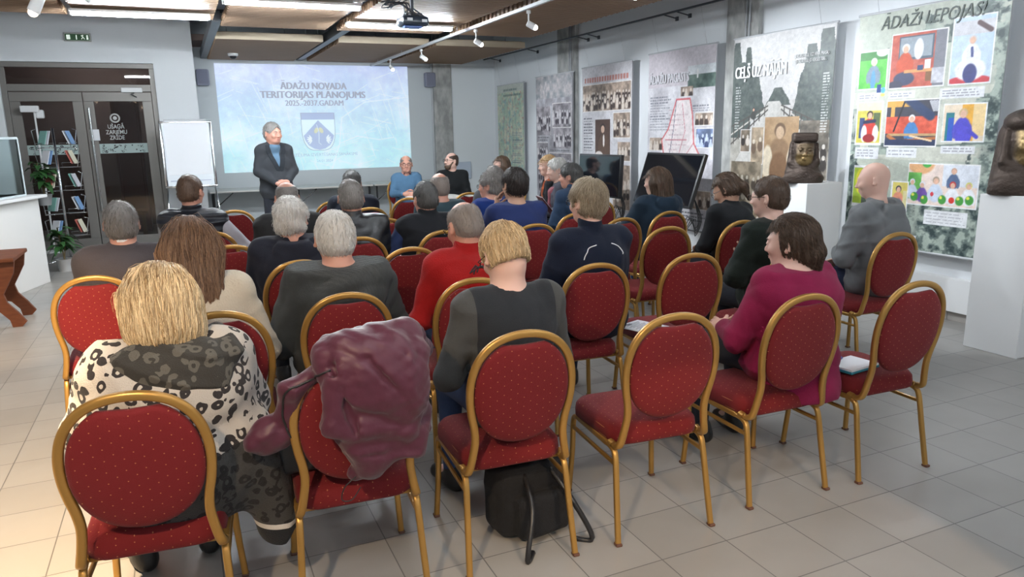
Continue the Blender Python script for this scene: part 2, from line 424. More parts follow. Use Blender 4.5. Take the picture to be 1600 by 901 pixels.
def body_sdf(J, g, HM, hp, scale=1.):
    s = SDF(); torso(s, J, g, -.012); legs(s, J, g, -.012)
    s.ops += head_sdf(**hp).warp(HM @ np.diag([scale, scale, scale, 1])).ops
    hb = HM@np.array([0, -.028*scale, -.045*scale, 1]); nk = np.array(J['neck']); s.cap(hb[:3], nk+[0, .004, 0], .056, .058, k=.03); s.cap(nk+[0, 0, .0], nk+[0, -.01, -.06], .058, .07, k=.04)
    for n, q in (('L', -1), ('R', 1)):
        w = Vector(J['wr'+n]); hand(s, w, J['hd'+n], J['hn'+n], J.get('th'+n, (-q*.6, .3, .5)), curl=J['curl'+n])
        an, toe = np.array(J['an'+n]), np.array(J['toe'+n]); s.cap(an, an*.3+toe*.7, .03, .028, k=.03)
    return s
def shoes(J, m, p, h=.01, boot=0.):
    for n in 'LR':
        an, toe = np.array(J['an'+n]), np.array(J['toe'+n]); d = toe-an; d[2] = 0; d = d/np.linalg.norm(d); s = SDF()
        he = an+np.array([0, 0, -.045])-d*.035; s.cap(he, toe-d*.0, .04, .036, k=.03); s.cap(an-d*.01+[0, 0, boot], an+[0, 0, -.03], .048, .044, k=.03)
        s.mod(lambda x, y, z, F: np.maximum(F, .004-z)); soft('shoe', s, h, m, p)
def hair_sdf(style, w=1.):
    s = SDF(); o = dict(buzz=.003, bald=.004, short=.009, crop=.013, medium=.014, fluffy=.015).get(style, .012)
    s.ell((0, -.014, .024), (.077*w+o*.9, .097+o, .094+o)); ob = {'medium': .006, 'crop': .001}.get(style, o); s.ell((0, -.035, -.03), (.068*w+ob*.7, .07+ob*.8, .06+ob*.5), k=.03)
    if style in ('short', 'buzz', 'bald', 'medium', 'fluffy', 'crop'):
        lim = {'medium': -.085, 'crop': -.045, 'fluffy': -.095}.get(style, -.082)
        def cut(x, y, z, F):
            side = np.abs(x)*.35
            F = np.maximum(F, (y*.95-z-.016-side+.02*np.clip((.05-np.abs(x))*20, 0, 1))*.7)
            return np.maximum(F, lim-z)
        s.mod(cut)
        for q in (-1, 1): s.ell((q*.094*w, .004, -.024), (.030, .034, .044), k=.01, op='s')
    if style == 'bald': s.mod(lambda x, y, z, F: np.maximum(F, .082-np.sqrt((x*1.05)**2+((y-.03)*.62)**2+(z-.13)**2)))
    if style == 'bob':
        s.ell((0, -.02, .0), (.108, .112, .118), k=.03); s.ell((0, -.045, -.07), (.1, .088, .075), k=.04); s.ell((-.05, -.03, -.115), (.035, .035, .035), k=.03); s.ell((.04, -.06, -.12), (.04, .035, .04), k=.03)
    if style in ('long', 'long_side'):
        s.ell((0, -.02, .01), (.092, .106, .105), k=.02); s.cap((0, -.05, -.02), (0, -.08, -.2), .08, .066, sc=(1.25, .8, 1), k=.03)
        for q in (-1, 1): s.cap((q*.075, -.01, 0), (q*.088, -.02, -.17), .03, .026, k=.03)
    if style in ('pony', 'bun'):
        s.ell((0, -.018, .012), (.086, .106, .1), k=.02)
    if style == 'pony':
        s.cap((.0, -.115, .0), (.0, -.135, -.05), .024, .028, k=.015); s.cap((0, -.135, -.05), (0, -.12, -.15), .028, .012, k=.015)
    if style == 'bun':
        s.ell((.0, -.105, -.045), (.036, .034, .04), k=.015); s.cap((.0, -.105, -.06), (.01, -.1, -.15), .032, .012, sc=(1.2, 1, 1), k=.02); s.ell((0, -.07, -.06), (.06, .05, .05), k=.02)
    if style in ('bob', 'long', 'pony', 'bun', 'long_side'):
        e = 1. if style in ('bob', 'long', 'long_side') else .55
        def cut(x, y, z, F):
            return np.maximum(F, np.minimum(np.minimum((y-.015)*.8, (.062-z)*.8), (.078*w+.012-np.abs(x))*3+ (0 if e > .9 else 1)))
        s.mod(cut)
    r = np.random.default_rng(int(w*1000)+len(style)); ph = r.uniform(0, 6, 6); a = dict(buzz=0, bald=.0003, short=.001, medium=.002, fluffy=.004, bob=.001, long=.0014).get(style, .002)
    s.mod(lambda x, y, z, F: F-a*(np.sin(np.arctan2(x, y+.03)*23+ph[0]+9*z)+.8*np.sin(np.arctan2(x, y+.03)*41+ph[1]-22*z)+.8*np.sin(60*z+40*x+ph[2])))
    return s
def strands(s, n, V, whorl, length, step, r, seed, gravity=.35, lift=.0015, jit=.25, curl=0.):
    "hair locks that follow the surface of field s away from the whorl and down"
    rg = np.random.default_rng(seed); P = V[rg.integers(0, len(V), n)].copy(); n0 = P.copy()
    K = max(3, int(length/step)); ln = rg.uniform(.55, 1., n)
    def grad(P):
        e = .003; f = lambda d: s.at(P[:, 0]+d[0], P[:, 1]+d[1], P[:, 2]+d[2])
        G = np.stack([f((e, 0, 0))-f((-e, 0, 0)), f((0, e, 0))-f((0, -e, 0)), f((0, 0, e))-f((0, 0, -e))], 1)
        return G/np.maximum(np.linalg.norm(G, axis=1), 1e-6)[:, None]
    J = rg.normal(0, jit, (n, 3)); path = [P.copy()]; wh = np.array(whorl); off = rg.uniform(0, lift*2, n)
    for i in range(K):
        G = grad(P); D = P-wh; D /= np.maximum(np.linalg.norm(D, axis=1), 1e-6)[:, None]; D = D+np.array([0, 0, -gravity])+J
        if curl: D += curl*np.stack([np.sin(i*1.1+P[:, 2]*90+n0[:, 0]*300), np.cos(i*.9+n0[:, 1]*300), 0*ln], 1)
        D -= G*(D*G).sum(1)[:, None]; D /= np.maximum(np.linalg.norm(D, axis=1), 1e-6)[:, None]
        P = P+D*step*ln[:, None]; F = s.at(P[:, 0], P[:, 1], P[:, 2]); P = P-G*np.clip(F-off-.0008, -.006, .006)[:, None]; path.append(P.copy())
    path = np.stack(path, 1); m = path.shape[1]
    T = np.gradient(path, axis=1); T /= np.maximum(np.linalg.norm(T, axis=2), 1e-9)[..., None]
    A = np.cross(T, np.array([.3, .5, .8])); A /= np.maximum(np.linalg.norm(A, axis=2), 1e-9)[..., None]; B = np.cross(T, A)
    w = (r*rg.uniform(.6, 1.3, n))[:, None]*np.concatenate([np.linspace(.35, 1, m//3), np.linspace(1, .1, m-m//3)])[None]
    vs = [path+(A*math.cos(2*PI*c/3)+B*math.sin(2*PI*c/3))*w[..., None] for c in range(3)]
    VV = np.stack(vs, 2).reshape(-1, 3); base = (np.arange(n)*m*3)[:, None, None]+(np.arange(m-1)*3)[None, :, None]
    c = np.arange(3)[None, None, :]; d = (c+1) % 3
    Q = np.stack([base+c, base+3+c, base+3+d, base+d], -1).reshape(-1, 4)
    return VV, Q, np.repeat(rg.uniform(0, 1, n), m*3)
def hair_mat(name, dark, light):
    m = mat(name, light, rough=.45, spec=.35); a = N(m, 'ShaderNodeAttribute'); a.attribute_name = 'rnd'
    L(m, mixc(m, a.outputs['Fac'], dark, light), BS(m)['Base Color']); return m
def hair(style, p, HM, m, h=.008, n=400, w=1., seed=1, hs=1., length=None, r=.0016):
    s = hair_sdf(style, w); V, Q = s.mesh(h)
    L0 = dict(buzz=.012, bald=.02, short=.03, crop=.045, medium=.05, fluffy=.05, bob=.11, long=.16, pony=.07, bun=.07).get(style, .1) if length is None else length
    A = [V]; B = [Q]; R = [np.full(len(V), .35)]
    if n:
        wh = dict(pony=(0, .06, .1), bun=(0, .06, .1), bob=(.03, .03, .13), long=(0, .03, .125)).get(style, (.01, -.045, .12))
        v, q, rr = strands(s, n, V, wh, L0, max(L0/7, .005), r, seed, gravity=.9 if style in ('bob', 'long') else .3, lift=.004 if style in ('fluffy', 'medium') else .002, jit=.45 if style == 'fluffy' else .2, curl=.5 if style == 'fluffy' else 0)
        A.append(v); B.append(q+len(V)); R.append(rr)
    V = np.concatenate(A)*hs; V = V@HM[:3, :3].T+HM[:3, 3]
    return np_mesh('hair', V, np.concatenate(B), m, p, attr=np.concatenate(R))
def snap(s, pts, off=.002):
    P = np.array(pts, float); e = .004
    for _ in range(12):
        F = s.at(P[:, 0], P[:, 1], P[:, 2])-off
        G = np.stack([s.at(P[:, 0]+e*(i == 0), P[:, 1]+e*(i == 1), P[:, 2]+e*(i == 2))-F-off for i in range(3)], 1); G /= np.maximum(np.linalg.norm(G, axis=1), 1e-6)[:, None]
        P = P-G*np.clip(F, -.02, .02)[:, None]
    return P
def glasses(p, HM, m, w=1.):
    b = MB(); T = Matrix(HM.tolist()); f = lambda x, y, z: T @ Vector((x*w, y, z))
    for q in (-1, 1):
        b.tube([f(q*.034+.023*math.cos(a), .107, .0+.017*math.sin(a)) for a in [2*PI*i/16 for i in range(16)]], .0022, 6, closed=True)
        b.tube([f(q*.057, .106, .006), f(q*.076, .085, .007), f(q*.0815, .0, .004), f(q*.083, -.018, -.008)], .002, 6)
    b.tube([f(-.011, .108, .004), f(0, .111, .008), f(.011, .108, .004)], .002, 6)
    return b.build('glasses', m, p, True)
def face_bits(p, HM, brow, w=1., eye=True, lip=True):
    T = Matrix(HM.tolist())
    for q in (-1, 1):
        if eye:
            b = MB(); b.cur = 0; R = T.to_3x3()
            b.ell(T @ Vector((q*.034*w, .0905, .002)), (.0090, .0090, .0050), 14, 10, R); b.cur = 1; b.ell(T @ Vector((q*.034*w, .0955, .002)), (.0048, .0048, .0045), 10, 8, R)
            b.build('eye', [M_EYE, M_IRIS], p, True)
        b = MB(); b.tube([T @ Vector((q*x*w, y, z)) for x, y, z in ((.014, .0955, .017), (.03, .0955, .0225), (.05, .083, .019))], .0034, 6, scales=[.9, 1.1, .5]); b.build('eyebrow', brow, p, True)
    if lip:
        b = MB(); b.ell(T @ Vector((0, .0945, -.0575)), (.021, .0095, .0042), 12, 8, T.to_3x3()); b.ell(T @ Vector((0, .0935, -.0672)), (.018, .0095, .0048), 12, 8, T.to_3x3()); b.build('lips', M_LIP, p, True)
def M4(loc, rz): return Matrix.Translation(Vector(loc)) @ Matrix.Rotation(rz, 4, 'Z')
class P_:
    "one seated person; every garment is a mesh of its own under the body"
    def __init__(s, label, x, y, rz, top=1.30, g=1., lean=0., yaw=0, pitch=0, roll=0, skin='m', res=.011, hp=None, hs=1., J=None, cat='person', **kw):
        s.J = J or seated_joints(top, lean, g, **kw); s.g = g; s.res = res; s.w = (hp or {}).get('w', 1.); s.hs = hs
        s.HM = headM(s.J['head'], yaw, pitch, roll); b = body_sdf(s.J, g, s.HM, hp or {}, hs)
        V, Q = b.mesh(min(res, .0085)); s.o = np_mesh('person', V, Q, SKIN[skin])
        s.o.location = (x, y, 0); s.o.rotation_euler = (0, 0, math.radians(rz)); tag(s.o, label, cat); s.HMs = s.HM @ np.diag([hs, hs, hs, 1])
    def hair(s, style, m, n=300, **k): s.h = hair(style, s.o, s.HM, m, h=max(.005, s.res*.7), n=n, w=s.w, hs=s.hs, **k); return s
    def top(s, name, m, t=.012, kind='sweater', fold=.004, ff=34, seed=3, belly=0., hem=.0, sleeve=True, ret=False, neckr=None):
        S = SDF(); torso(S, s.J, s.g, t, sleeves=sleeve, belly=belly)
        N_ = np.array(s.J['neck']); H = np.array(s.J['head'])
        if kind == 'crew': pass
        elif kind in ('sweater',): S.cap(N_+[0, -.002, -.02], N_+[0, 0, .012], .066, .063, k=.02)
        elif kind in ('collar', 'jacket'): S.cap(N_+[0, -.006, -.02], N_+[0, .004, .072 if kind == 'collar' else .05], .073, .068, k=.015)
        elif kind == 'turtle': S.cap(N_+[0, -.002, -.02], N_+[0, .005, .055], .068, .062, k=.02)
        elif kind == 'hood':
            S.cap(N_+[0, -.004, -.02], N_+[0, .0, .03], .074, .07, k=.02)
            S.ell(N_+[0, -.12, -.035], (.12, .05, .085), rot=(-.25, 0, 0), k=.012); S.cap(N_+[-.085, -.05, .015], N_+[.085, -.05, .015], .042, k=.02); S.cap(N_+[-.05, -.13, -.11], N_+[.05, -.13, -.11], .02, k=.03); S.ell(N_+[0, -.085, .05], (.07, .03, .045), k=.015, op='s')
            for q in (-1, 1): S.cap(N_+[q*.07, -.03, .005], N_+[q*.05, .06, -.03], .03, .024, k=.02)
        if fold: S.mod(folds(fold, ff, seed)); S.mod(crumple(fold*1.0, 19, seed+1, 6))
        if kind == 'crew': S.mod(lambda x, y, z, F: np.maximum(F, .06-np.sqrt((x-N_[0])**2+((y-N_[1]-.0)*.9)**2+((z-N_[2]-.03)*.9)**2)))
        else: S.mod(lambda x, y, z, F: np.maximum(F, (z-y*.25-(N_[2]+{'sweater': .028, 'hood': .05, 'collar': .075, 'turtle': .065}.get(kind, .05)-N_[1]*.25))*1.))
        s.S = S; s.c = soft(name, S, s.res, m, s.o); return s
    def pants(s, m, name='trousers', t=.006, fold=.003):
        S = SDF(); legs(S, s.J, s.g, t, .97); P = np.array(s.J['pel']); S.ell(P+[0, -.005, -.02], (.165*s.g, .13*s.g, .09), k=.05)
        if fold: S.mod(folds(fold, 40, 5, (0, .7, .7)))
        soft(name, S, s.res*1.15, m, s.o); return s
    def shoes(s, m, boot=0.): shoes(s.J, m, s.o, .011, boot); return s
    def glasses(s, m): glasses(s.o, s.HMs, m, s.w); return s
    def face(s, brow, **k): face_bits(s.o, s.HMs, brow, s.w, **k); return s
    def ribbon(s, name, pts, m, r=.003, S=None, off=.001):
        P = snap(S or s.S, [tuple(p) for p in spline(pts, 6)], off); b = MB(); b.tube([tuple(p) for p in P], r, 6); return b.build(name, m, s.c, True)
# ------------------------------------------------------------------ shared materials
SKIN = dict(m=mat('skin', (.60, .34, .25), .5, sss=.08, var=.08, vscale=14), pale=mat('skin_pale', (.72, .45, .36), .5, sss=.08, var=.06, vscale=14), ruddy=mat('skin_ruddy', (.60, .30, .22), .48, sss=.08, var=.1, vscale=12), tan=mat('skin_tan', (.5, .29, .2), .5, sss=.08, var=.08, vscale=14))
M_EYE = mat('eye_white', (.75, .73, .7), .2); M_IRIS = mat('iris', (.03, .03, .035), .15); M_LIP = mat('lip', (.5, .2, .17), .45)
H_GREY = hair_mat('grey_hair', (.12, .11, .105), (.42, .40, .38)); H_WHITE = hair_mat('white_hair', (.42, .40, .38), (.92, .90, .87)); H_SALT = hair_mat('salt_and_pepper_hair', (.09, .08, .075), (.4, .37, .35))
H_BROWN = hair_mat('brown_hair', (.035, .02, .013), (.16, .10, .065)); H_DARK = hair_mat('dark_hair', (.012, .01, .01), (.06, .047, .042)); H_LBROWN = hair_mat('light_brown_hair', (.08, .045, .03), (.31, .185, .115))
H_BLOND = hair_mat('blond_hair', (.27, .16, .07), (.95, .74, .46)); H_ASH = hair_mat('ash_blond_hair', (.2, .15, .1), (.66, .56, .42)); H_GOLD = hair_mat('golden_hair', (.33, .19, .09), (.74, .52, .28))
H_BUZZ = hair_mat('cropped_grey_hair', (.16, .13, .115), (.36, .31, .28)); H_DGREY = hair_mat('dark_grey_hair', (.03, .03, .03), (.17, .165, .16))
def fabric(name, col, var=.12, rough=.85, bump=.35, bs=220, sheen=.04, vs=18): return mat(name, col, rough, bump=bump, bscale=bs, var=var, vscale=vs, sheen=sheen, spec=.25)
M_GOLD = mat('brass_finish_metal', (.44, .24, .06), .34, .6, spec=.5, coat=.15)
M_FOOT = mat('brown_plastic', (.12, .05, .03), .5)
M_WHITE = mat('white_paint', (.80, .80, .80), .55); M_BLACK = mat('black_plastic', (.015, .015, .017), .35); M_DGREY = mat('dark_grey_metal', (.07, .075, .085), .4, .3)
M_ALU = mat('aluminium_frame', (.21, .195, .18), .45, .35); M_CHROME = mat('chrome', (.75, .76, .78), .18, 1.); M_LGREY = mat('light_grey_plastic', (.55, .56, .58), .45)
M_PAPER = mat('paper', (.86, .87, .9), .8); M_GLASS = mat('clear_glass', (.9, .97, .97), .03, trans=1., spec=.5); M_GLASS.node_tree.nodes['Principled BSDF'].inputs['IOR'].default_value = 1.08
M_JEANS = fabric('blue_denim', (.035, .06, .14), .3, bs=300); M_TROU = fabric('dark_trousers', (.02, .022, .03)); M_NAVYT = fabric('navy_trousers', (.02, .028, .06)); M_SHOE = mat('black_leather', (.015, .014, .014), .4, bump=.2, bscale=80)
M_GLF = mat('dark_spectacle_frame', (.02, .02, .022), .25)
def red_fabric():
    m = mat('dotted_red_upholstery', (.15, .0105, .0125), .78, spec=.2, sheen=.06, bump=.25, bscale=260)
    tc = N(m, 'ShaderNodeTexCoord'); g = N(m, 'ShaderNodeNewGeometry'); o = tc.outputs['Object']
    sp = N(m, 'ShaderNodeSeparateXYZ'); L(m, o, sp.inputs[0]); nm = N(m, 'ShaderNodeSeparateXYZ'); L(m, tc.outputs['Normal'], nm.inputs[0])
    up = fmath(m, 'GREATER_THAN', fmath(m, 'ABSOLUTE', nm.outputs[2]), .6)
    vv = fmath(m, 'ADD', fmath(m, 'MULTIPLY', sp.outputs[1], up), fmath(m, 'MULTIPLY', sp.outputs[2], fmath(m, 'SUBTRACT', 1., up)))
    fac = None
    for off in (0, .5):
        c = N(m, 'ShaderNodeCombineXYZ'); L(m, fmath(m, 'ADD', fmath(m, 'MULTIPLY', sp.outputs[0], 1/.05), off), c.inputs[0]); L(m, fmath(m, 'ADD', fmath(m, 'MULTIPLY', vv, 1/.036), off), c.inputs[1])
        fr = vmath(m, 'FRACTION', c.outputs[0]); f2 = N(m, 'ShaderNodeSeparateXYZ'); L(m, fr, f2.inputs[0])
        dx = fmath(m, 'MULTIPLY', fmath(m, 'SUBTRACT', f2.outputs[0], .5), 1.3); dy = fmath(m, 'SUBTRACT', f2.outputs[1], .5)
        d = fmath(m, 'LESS_THAN', fmath(m, 'ADD', fmath(m, 'MULTIPLY', dx, dx), fmath(m, 'MULTIPLY', dy, dy)), .0024)
        fac = d if fac is None else fmath(m, 'MAXIMUM', fac, d)
    L(m, mixc(m, fac, (.15, .0105, .0125), (.38, .15, .065)), BS(m)['Base Color']); return m
M_RED = red_fabric()
# ------------------------------------------------------------------ the room
XR, YB, YD, XD, XL, YF, ZC = 5.72, 13.62, 12.5, .36, -4.6, -4.0, 3.6
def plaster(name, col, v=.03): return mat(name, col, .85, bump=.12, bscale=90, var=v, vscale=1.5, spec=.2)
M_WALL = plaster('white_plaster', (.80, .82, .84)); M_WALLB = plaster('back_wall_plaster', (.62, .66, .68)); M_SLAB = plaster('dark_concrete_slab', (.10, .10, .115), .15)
def box_obj(name, lo, hi, m, parent=None, bev=0):
    b = MB(); b.box([(a+c)/2 for a, c in zip(lo, hi)], [c-a for a, c in zip(lo, hi)], bev=bev); return b.build(name, m, parent)
# floor: 30 cm porcelain tiles, thin grout
m = mat('grey_porcelain_tiles', (.42, .40, .38), .33, spec=.5); tc = N(m, 'ShaderNodeTexCoord')
mp = N(m, 'ShaderNodeMapping'); mp.inputs['Location'].default_value = (-2.435+.305*20, -2.063+.305*40, 0); L(m, tc.outputs['Object'], mp.inputs[0])
sc = vmath(m, 'SCALE', mp.outputs[0]); sc.node.inputs['Scale'].default_value = 1/.305
fr = vmath(m, 'FRACTION', sc); s3 = N(m, 'ShaderNodeSeparateXYZ'); L(m, fr, s3.inputs[0])
g = None
for i in (0, 1):
    a = fmath(m, 'ABSOLUTE', fmath(m, 'SUBTRACT', s3.outputs[i], .5)); a = fmath(m, 'GREATER_THAN', a, .4925); g = a if g is None else fmath(m, 'MAXIMUM', g, a)
fl = vmath(m, 'FLOOR', sc); wn = N(m, 'ShaderNodeTexWhiteNoise'); L(m, fl, wn.inputs['Vector'])
nz = N(m, 'ShaderNodeTexNoise'); nz.inputs['Scale'].default_value = 5; nz.inputs['Detail'].default_value = 6; L(m, tc.outputs['Object'], nz.inputs['Vector'])
tcol = mixc(m, wn.outputs['Value'], (.30, .285, .265), (.345, .33, .31)); tcol = mixc(m, fmath(m, 'MULTIPLY', nz.outputs['Fac'], .35), tcol, (.26, .245, .23))
L(m, mixc(m, g, tcol, (.13, .125, .12)), BS(m)['Base Color'])
bp = N(m, 'ShaderNodeBump'); bp.inputs['Strength'].default_value = .4; bp.inputs['Distance'].default_value = .002; L(m, fmath(m, 'SUBTRACT', 1., g), bp.inputs['Height']); L(m, bp.outputs[0], BS(m)['Normal'])
L(m, fmath(m, 'ADD', fmath(m, 'MULTIPLY', nz.outputs['Fac'], .2), .24), BS(m)['Roughness'])
struct(box_obj('floor', (XL-.2, YF-.2, -.1), (XR+.2, YB+3.2, 0), m))
struct(box_obj('ceiling', (XL-.2, YF-.2, ZC), (XR+.2, YB+.2, ZC+.1), M_SLAB))
struct(box_obj('wall_right', (XR, YF, 0), (XR+.2, YB, ZC), M_WALL))
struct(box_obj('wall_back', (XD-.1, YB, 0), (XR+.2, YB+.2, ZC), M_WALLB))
struct(box_obj('wall_left', (XL-.2, YF, 0), (XL, YD, ZC), M_WALL))
struct(box_obj('wall_front', (XL-.2, YF-.2, 0), (XR+.2, YF, ZC), M_WALL))
DX0, DX1, DZ = -2.16, -.2, 2.68
b = MB(); b.box(((XL+DX0)/2, YD+.12, ZC/2), (DX0-XL, .24, ZC)); b.box(((DX1+XD)/2, YD+.12, ZC/2), (XD-DX1, .24, ZC)); b.box(((DX0+DX1)/2, YD+.12, (DZ+ZC)/2), (DX1-DX0, .24, ZC-DZ)); b.box((XD-.12, (YD+YB)/2+.12, ZC/2), (.24, YB-YD-.24, ZC))
struct(b.build('wall_door_side', M_WALL))
# white pier beside the back corner and the skirting
struct(box_obj('wall_back_pier', (4.84, YB-.10, 0), (XR, YB, ZC), plaster('pier_plaster', (.76, .79, .81))))
M_SKIRT = mat('skirting_tiles', (.42, .39, .36), .35, var=.1, vscale=6)
for nm, lo, hi, ax in (('baseboard_right', (XR-.012, YF, 0), (XR, YB-.1, .08), 1), ('baseboard_back', (XD, YB-.012, 0), (4.4, YB, .10), 0)):
    b = MB(); n = int((hi[ax]-lo[ax])/.305)
    for i in range(n+1):
        l, h = list(lo), list(hi); l[ax] = lo[ax]+i*.305+.002; h[ax] = min(lo[ax]+(i+1)*.305-.002, hi[ax])
        if h[ax] > l[ax]: b.box([(p+q)/2 for p, q in zip(l, h)], [q-p for p, q in zip(l, h)], bev=.002)
    struct(b.build(nm, M_SKIRT))
# pale sill band low on the right wall
struct(box_obj('trim_1', (XR-.05, YF, .08), (XR, YB-.1, .36), M_WHITE, bev=.004))
# concrete columns
def concrete():
    m = mat('board_marked_concrete', (.30, .30, .29), .8, bump=.5, bscale=25); tc = N(m, 'ShaderNodeTexCoord'); mp = N(m, 'ShaderNodeMapping'); mp.inputs['Scale'].default_value = (3, 3, 1.6); L(m, tc.outputs['Object'], mp.inputs[0])
    n = N(m, 'ShaderNodeTexNoise'); n.inputs['Scale'].default_value = 3.2; n.inputs['Detail'].default_value = 10; L(m, mp.outputs[0], n.inputs['Vector'])
    r = N(m, 'ShaderNodeValToRGB'); r.color_ramp.elements[0].position = .35; r.color_ramp.elements[0].color = (.30, .30, .29, 1); r.color_ramp.elements[1].position = .7; r.color_ramp.elements[1].color = (.52, .52, .50, 1)
    L(m, n.outputs['Fac'], r.inputs[0]); L(m, r.outputs[0], BS(m)['Base Color']); return m
M_CONC = concrete()
def column(x0, x1, y0, y1, lab):
    b = MB(); b.box(((x0+x1)/2, (y0+y1)/2, ZC/2), (x1-x0, y1-y0, ZC), bev=.012); o = b.build('column', M_CONC); tag(o, lab, 'column'); return o
c3 = column(4.47, 4.83, YB-.14, YB-.001, 'bare concrete column in the back wall right of the projected picture')
c2 = column(XR-.06, XR-.001, 10.2, 10.8, 'bare concrete column in the right wall behind the second banner')
c1 = column(XR-.06, XR-.001, 6.28, 6.78, 'nearest bare concrete column, beside the forest bridge banner')
for c, x, y in ((c3, 4.455, YB-.1), (c2, XR-.075, 10.32), (c1, XR-.075, 6.4)):
    b = MB(); b.cyl((x, y, 0), (x, y, ZC-.05), .011, 10); b.cyl((x+.0, y+.05, 0), (x, y+.05, ZC-.05), .008, 8); b.build('conduit', M_LGREY, c, True)
# ------------------------------------------------------------------ slatted ceiling panels
def wood(name, a, b_, sc=(1, 14, 14)):
    m = mat(name, a, .55, spec=.3); tc = N(m, 'ShaderNodeTexCoord'); mp = N(m, 'ShaderNodeMapping'); mp.inputs['Scale'].default_value = sc; L(m, tc.outputs['Object'], mp.inputs[0])
    n = N(m, 'ShaderNodeTexNoise'); n.inputs['Scale'].default_value = 3; n.inputs['Detail'].default_value = 6; L(m, mp.outputs[0], n.inputs['Vector']); L(m, mixc(m, n.outputs['Fac'], a, b_), BS(m)['Base Color']); return m
M_SLAT = wood('pine_slats', (.25, .155, .095), (.36, .24, .155)); M_PINE = wood('pale_pine_edge', (.42, .34, .24), (.52, .44, .33))
def panel(x0, x1, y0, y1, z, lab, edge=True):
    root = empty('ceiling_panel', lab, 'ceiling panel', ((x0+x1)/2, (y0+y1)/2, z), 0, 'slatted wooden ceiling panels'); w, d = x1-x0, y1-y0
    b = MB(); n = int(d/.058); k = 0
    for i in range(n+1):
        y = -d/2+.02+i*(d-.04)/n; j = .012 if i % 2 else 0
        b.box((0, y, .033), (w+2*j-.024, .03, .066))
    b.build('slats', M_SLAT, root)
    b = MB(); b.box((0, 0, .085), (w-.06, d-.04, .03)); b.build('backing_board', M_SLAT, root)
    if edge:
        b = MB(); b.box((0, -d/2-.008, .045), (w+.01, .018, .09), bev=.003); b.build('front_edge', M_PINE, root)
    b = MB()
    for q in (-1, 1):
        for r in (-1, 1): b.cyl((q*w*.38, r*d*.38, .1), (q*w*.38, r*d*.38, ZC-z), .004, 6)
    b.build('hanging_rod', M_CHROME, root); return root
ZP = 2.85
for i, (x0, x1, nm) in enumerate(((.60, 1.98, 'left'), (2.2, 3.5, 'middle'), (3.62, 5.05, 'right'))):
    panel(x0, x1, 10.72, 13.5, ZP, 'slatted wooden ceiling panel of the row nearest the screen, %s one of three' % nm)
for r, (y0, y1) in enumerate(((6.3, 9.5), (2.9, 6.1), (-.5, 2.7), (-3.9, -.7))):
    for i, (x0, x1, nm) in enumerate(((-2.3, -.88, 'far left'), (-.8, .5, 'left'), (.6, 1.8, 'second'), (1.93, 3.25, 'third'), (3.4, 4.58, 'right-hand'))):
        panel(x0, x1, y0, y1-(.45 if i < 2 and r == 0 else 0), ZP, ('slatted wooden ceiling panel over the seats, %s in its row' % nm) if r == 0 else 'slatted wooden ceiling panel above and behind the viewer', edge=False)
# duct and grey beams above the panels
b = MB(); b.cyl((.5, 10.4, 3.3), (5.6, 10.4, 3.3), .13, 20)
for i in range(14): b.tube([(.5+i*.38, 10.4+.133*math.cos(a), 3.3+.133*math.sin(a)) for a in [2*PI*j/16 for j in range(16)]], .006, 5, closed=True)
tag(b.build('ventilation_duct', mat('galvanised_duct', (.25, .28, .34), .35, .6), None, True, 40), 'round metal ventilation duct above the gap between the wooden panels', 'duct')
for x in (.55, 2.09):
    b = MB(); b.box((x, 11.6, 2.93), (.10, 4.6, .12), bev=.006); tag(b.build('ceiling_beam', M_DGREY), 'dark grey metal beam %s' % ('between the left and middle panels by the screen' if x > 1 else 'at the left end of the panels by the screen'), 'beam')
# ------------------------------------------------------------------ LED tubes
M_TUBE = mat('added_tube_glow', (1, 1, 1), .5, emit=TUBE_E, emitc=TUBE_C)
M_TUBEN = mat('led_tube_bright_glow', (1, 1, 1), .5, emit=TUBE_NEAR, emitc=TUBE_C)
def tube_light(x0, x1, y, z, lab, grp=None):
    r = empty('tube_light', lab, 'ceiling light', ((x0+x1)/2, y, z), 0, grp); w = x1-x0
    b = MB(); b.box((0, 0, .024), (w+.02, .115, .022), bev=.004); b.build('housing', M_WHITE, r)
    b = MB(); b.tube([(-w/2+.01, 0, 0), (w/2-.01, 0, 0)], .021, 12); b.build('diffuser', M_TUBE if grp else M_TUBEN, r, True)
    for q in (-1, 1): b = MB(); b.box((q*(w/2+.005), 0, .005), (.02, .05, .05), bev=.005); b.build('end_cap', M_WHITE, r)
    return r
tube_light(-.80, .43, 8.5, 2.79, 'glowing straight tube light left of the others, over the glass door')
tube_light(.52, 1.75, 7.45, 2.79, 'nearest glowing straight tube light, cut by the top edge of the photo')
tube_light(1.87, 3.10, 8.6, 2.79, 'glowing straight tube light passing behind the ceiling projector')
for y in (4.2, 1.2, -1.8):
    for x in (-1.4, .5, 2.2, 3.9): tube_light(x-.3, x+.93, y, 2.79, 'added unseen tube light above and behind the viewer', 'added tube lights outside the picture')  # extra unseen tubes, added to light the seats and room
for x in (-1.2,): tube_light(x-.5, x+.5, 14.4, 2.95, 'added tube light brightening the corridor behind the glass door', 'added corridor lights')  # weak tube added to brighten the view through the door glass
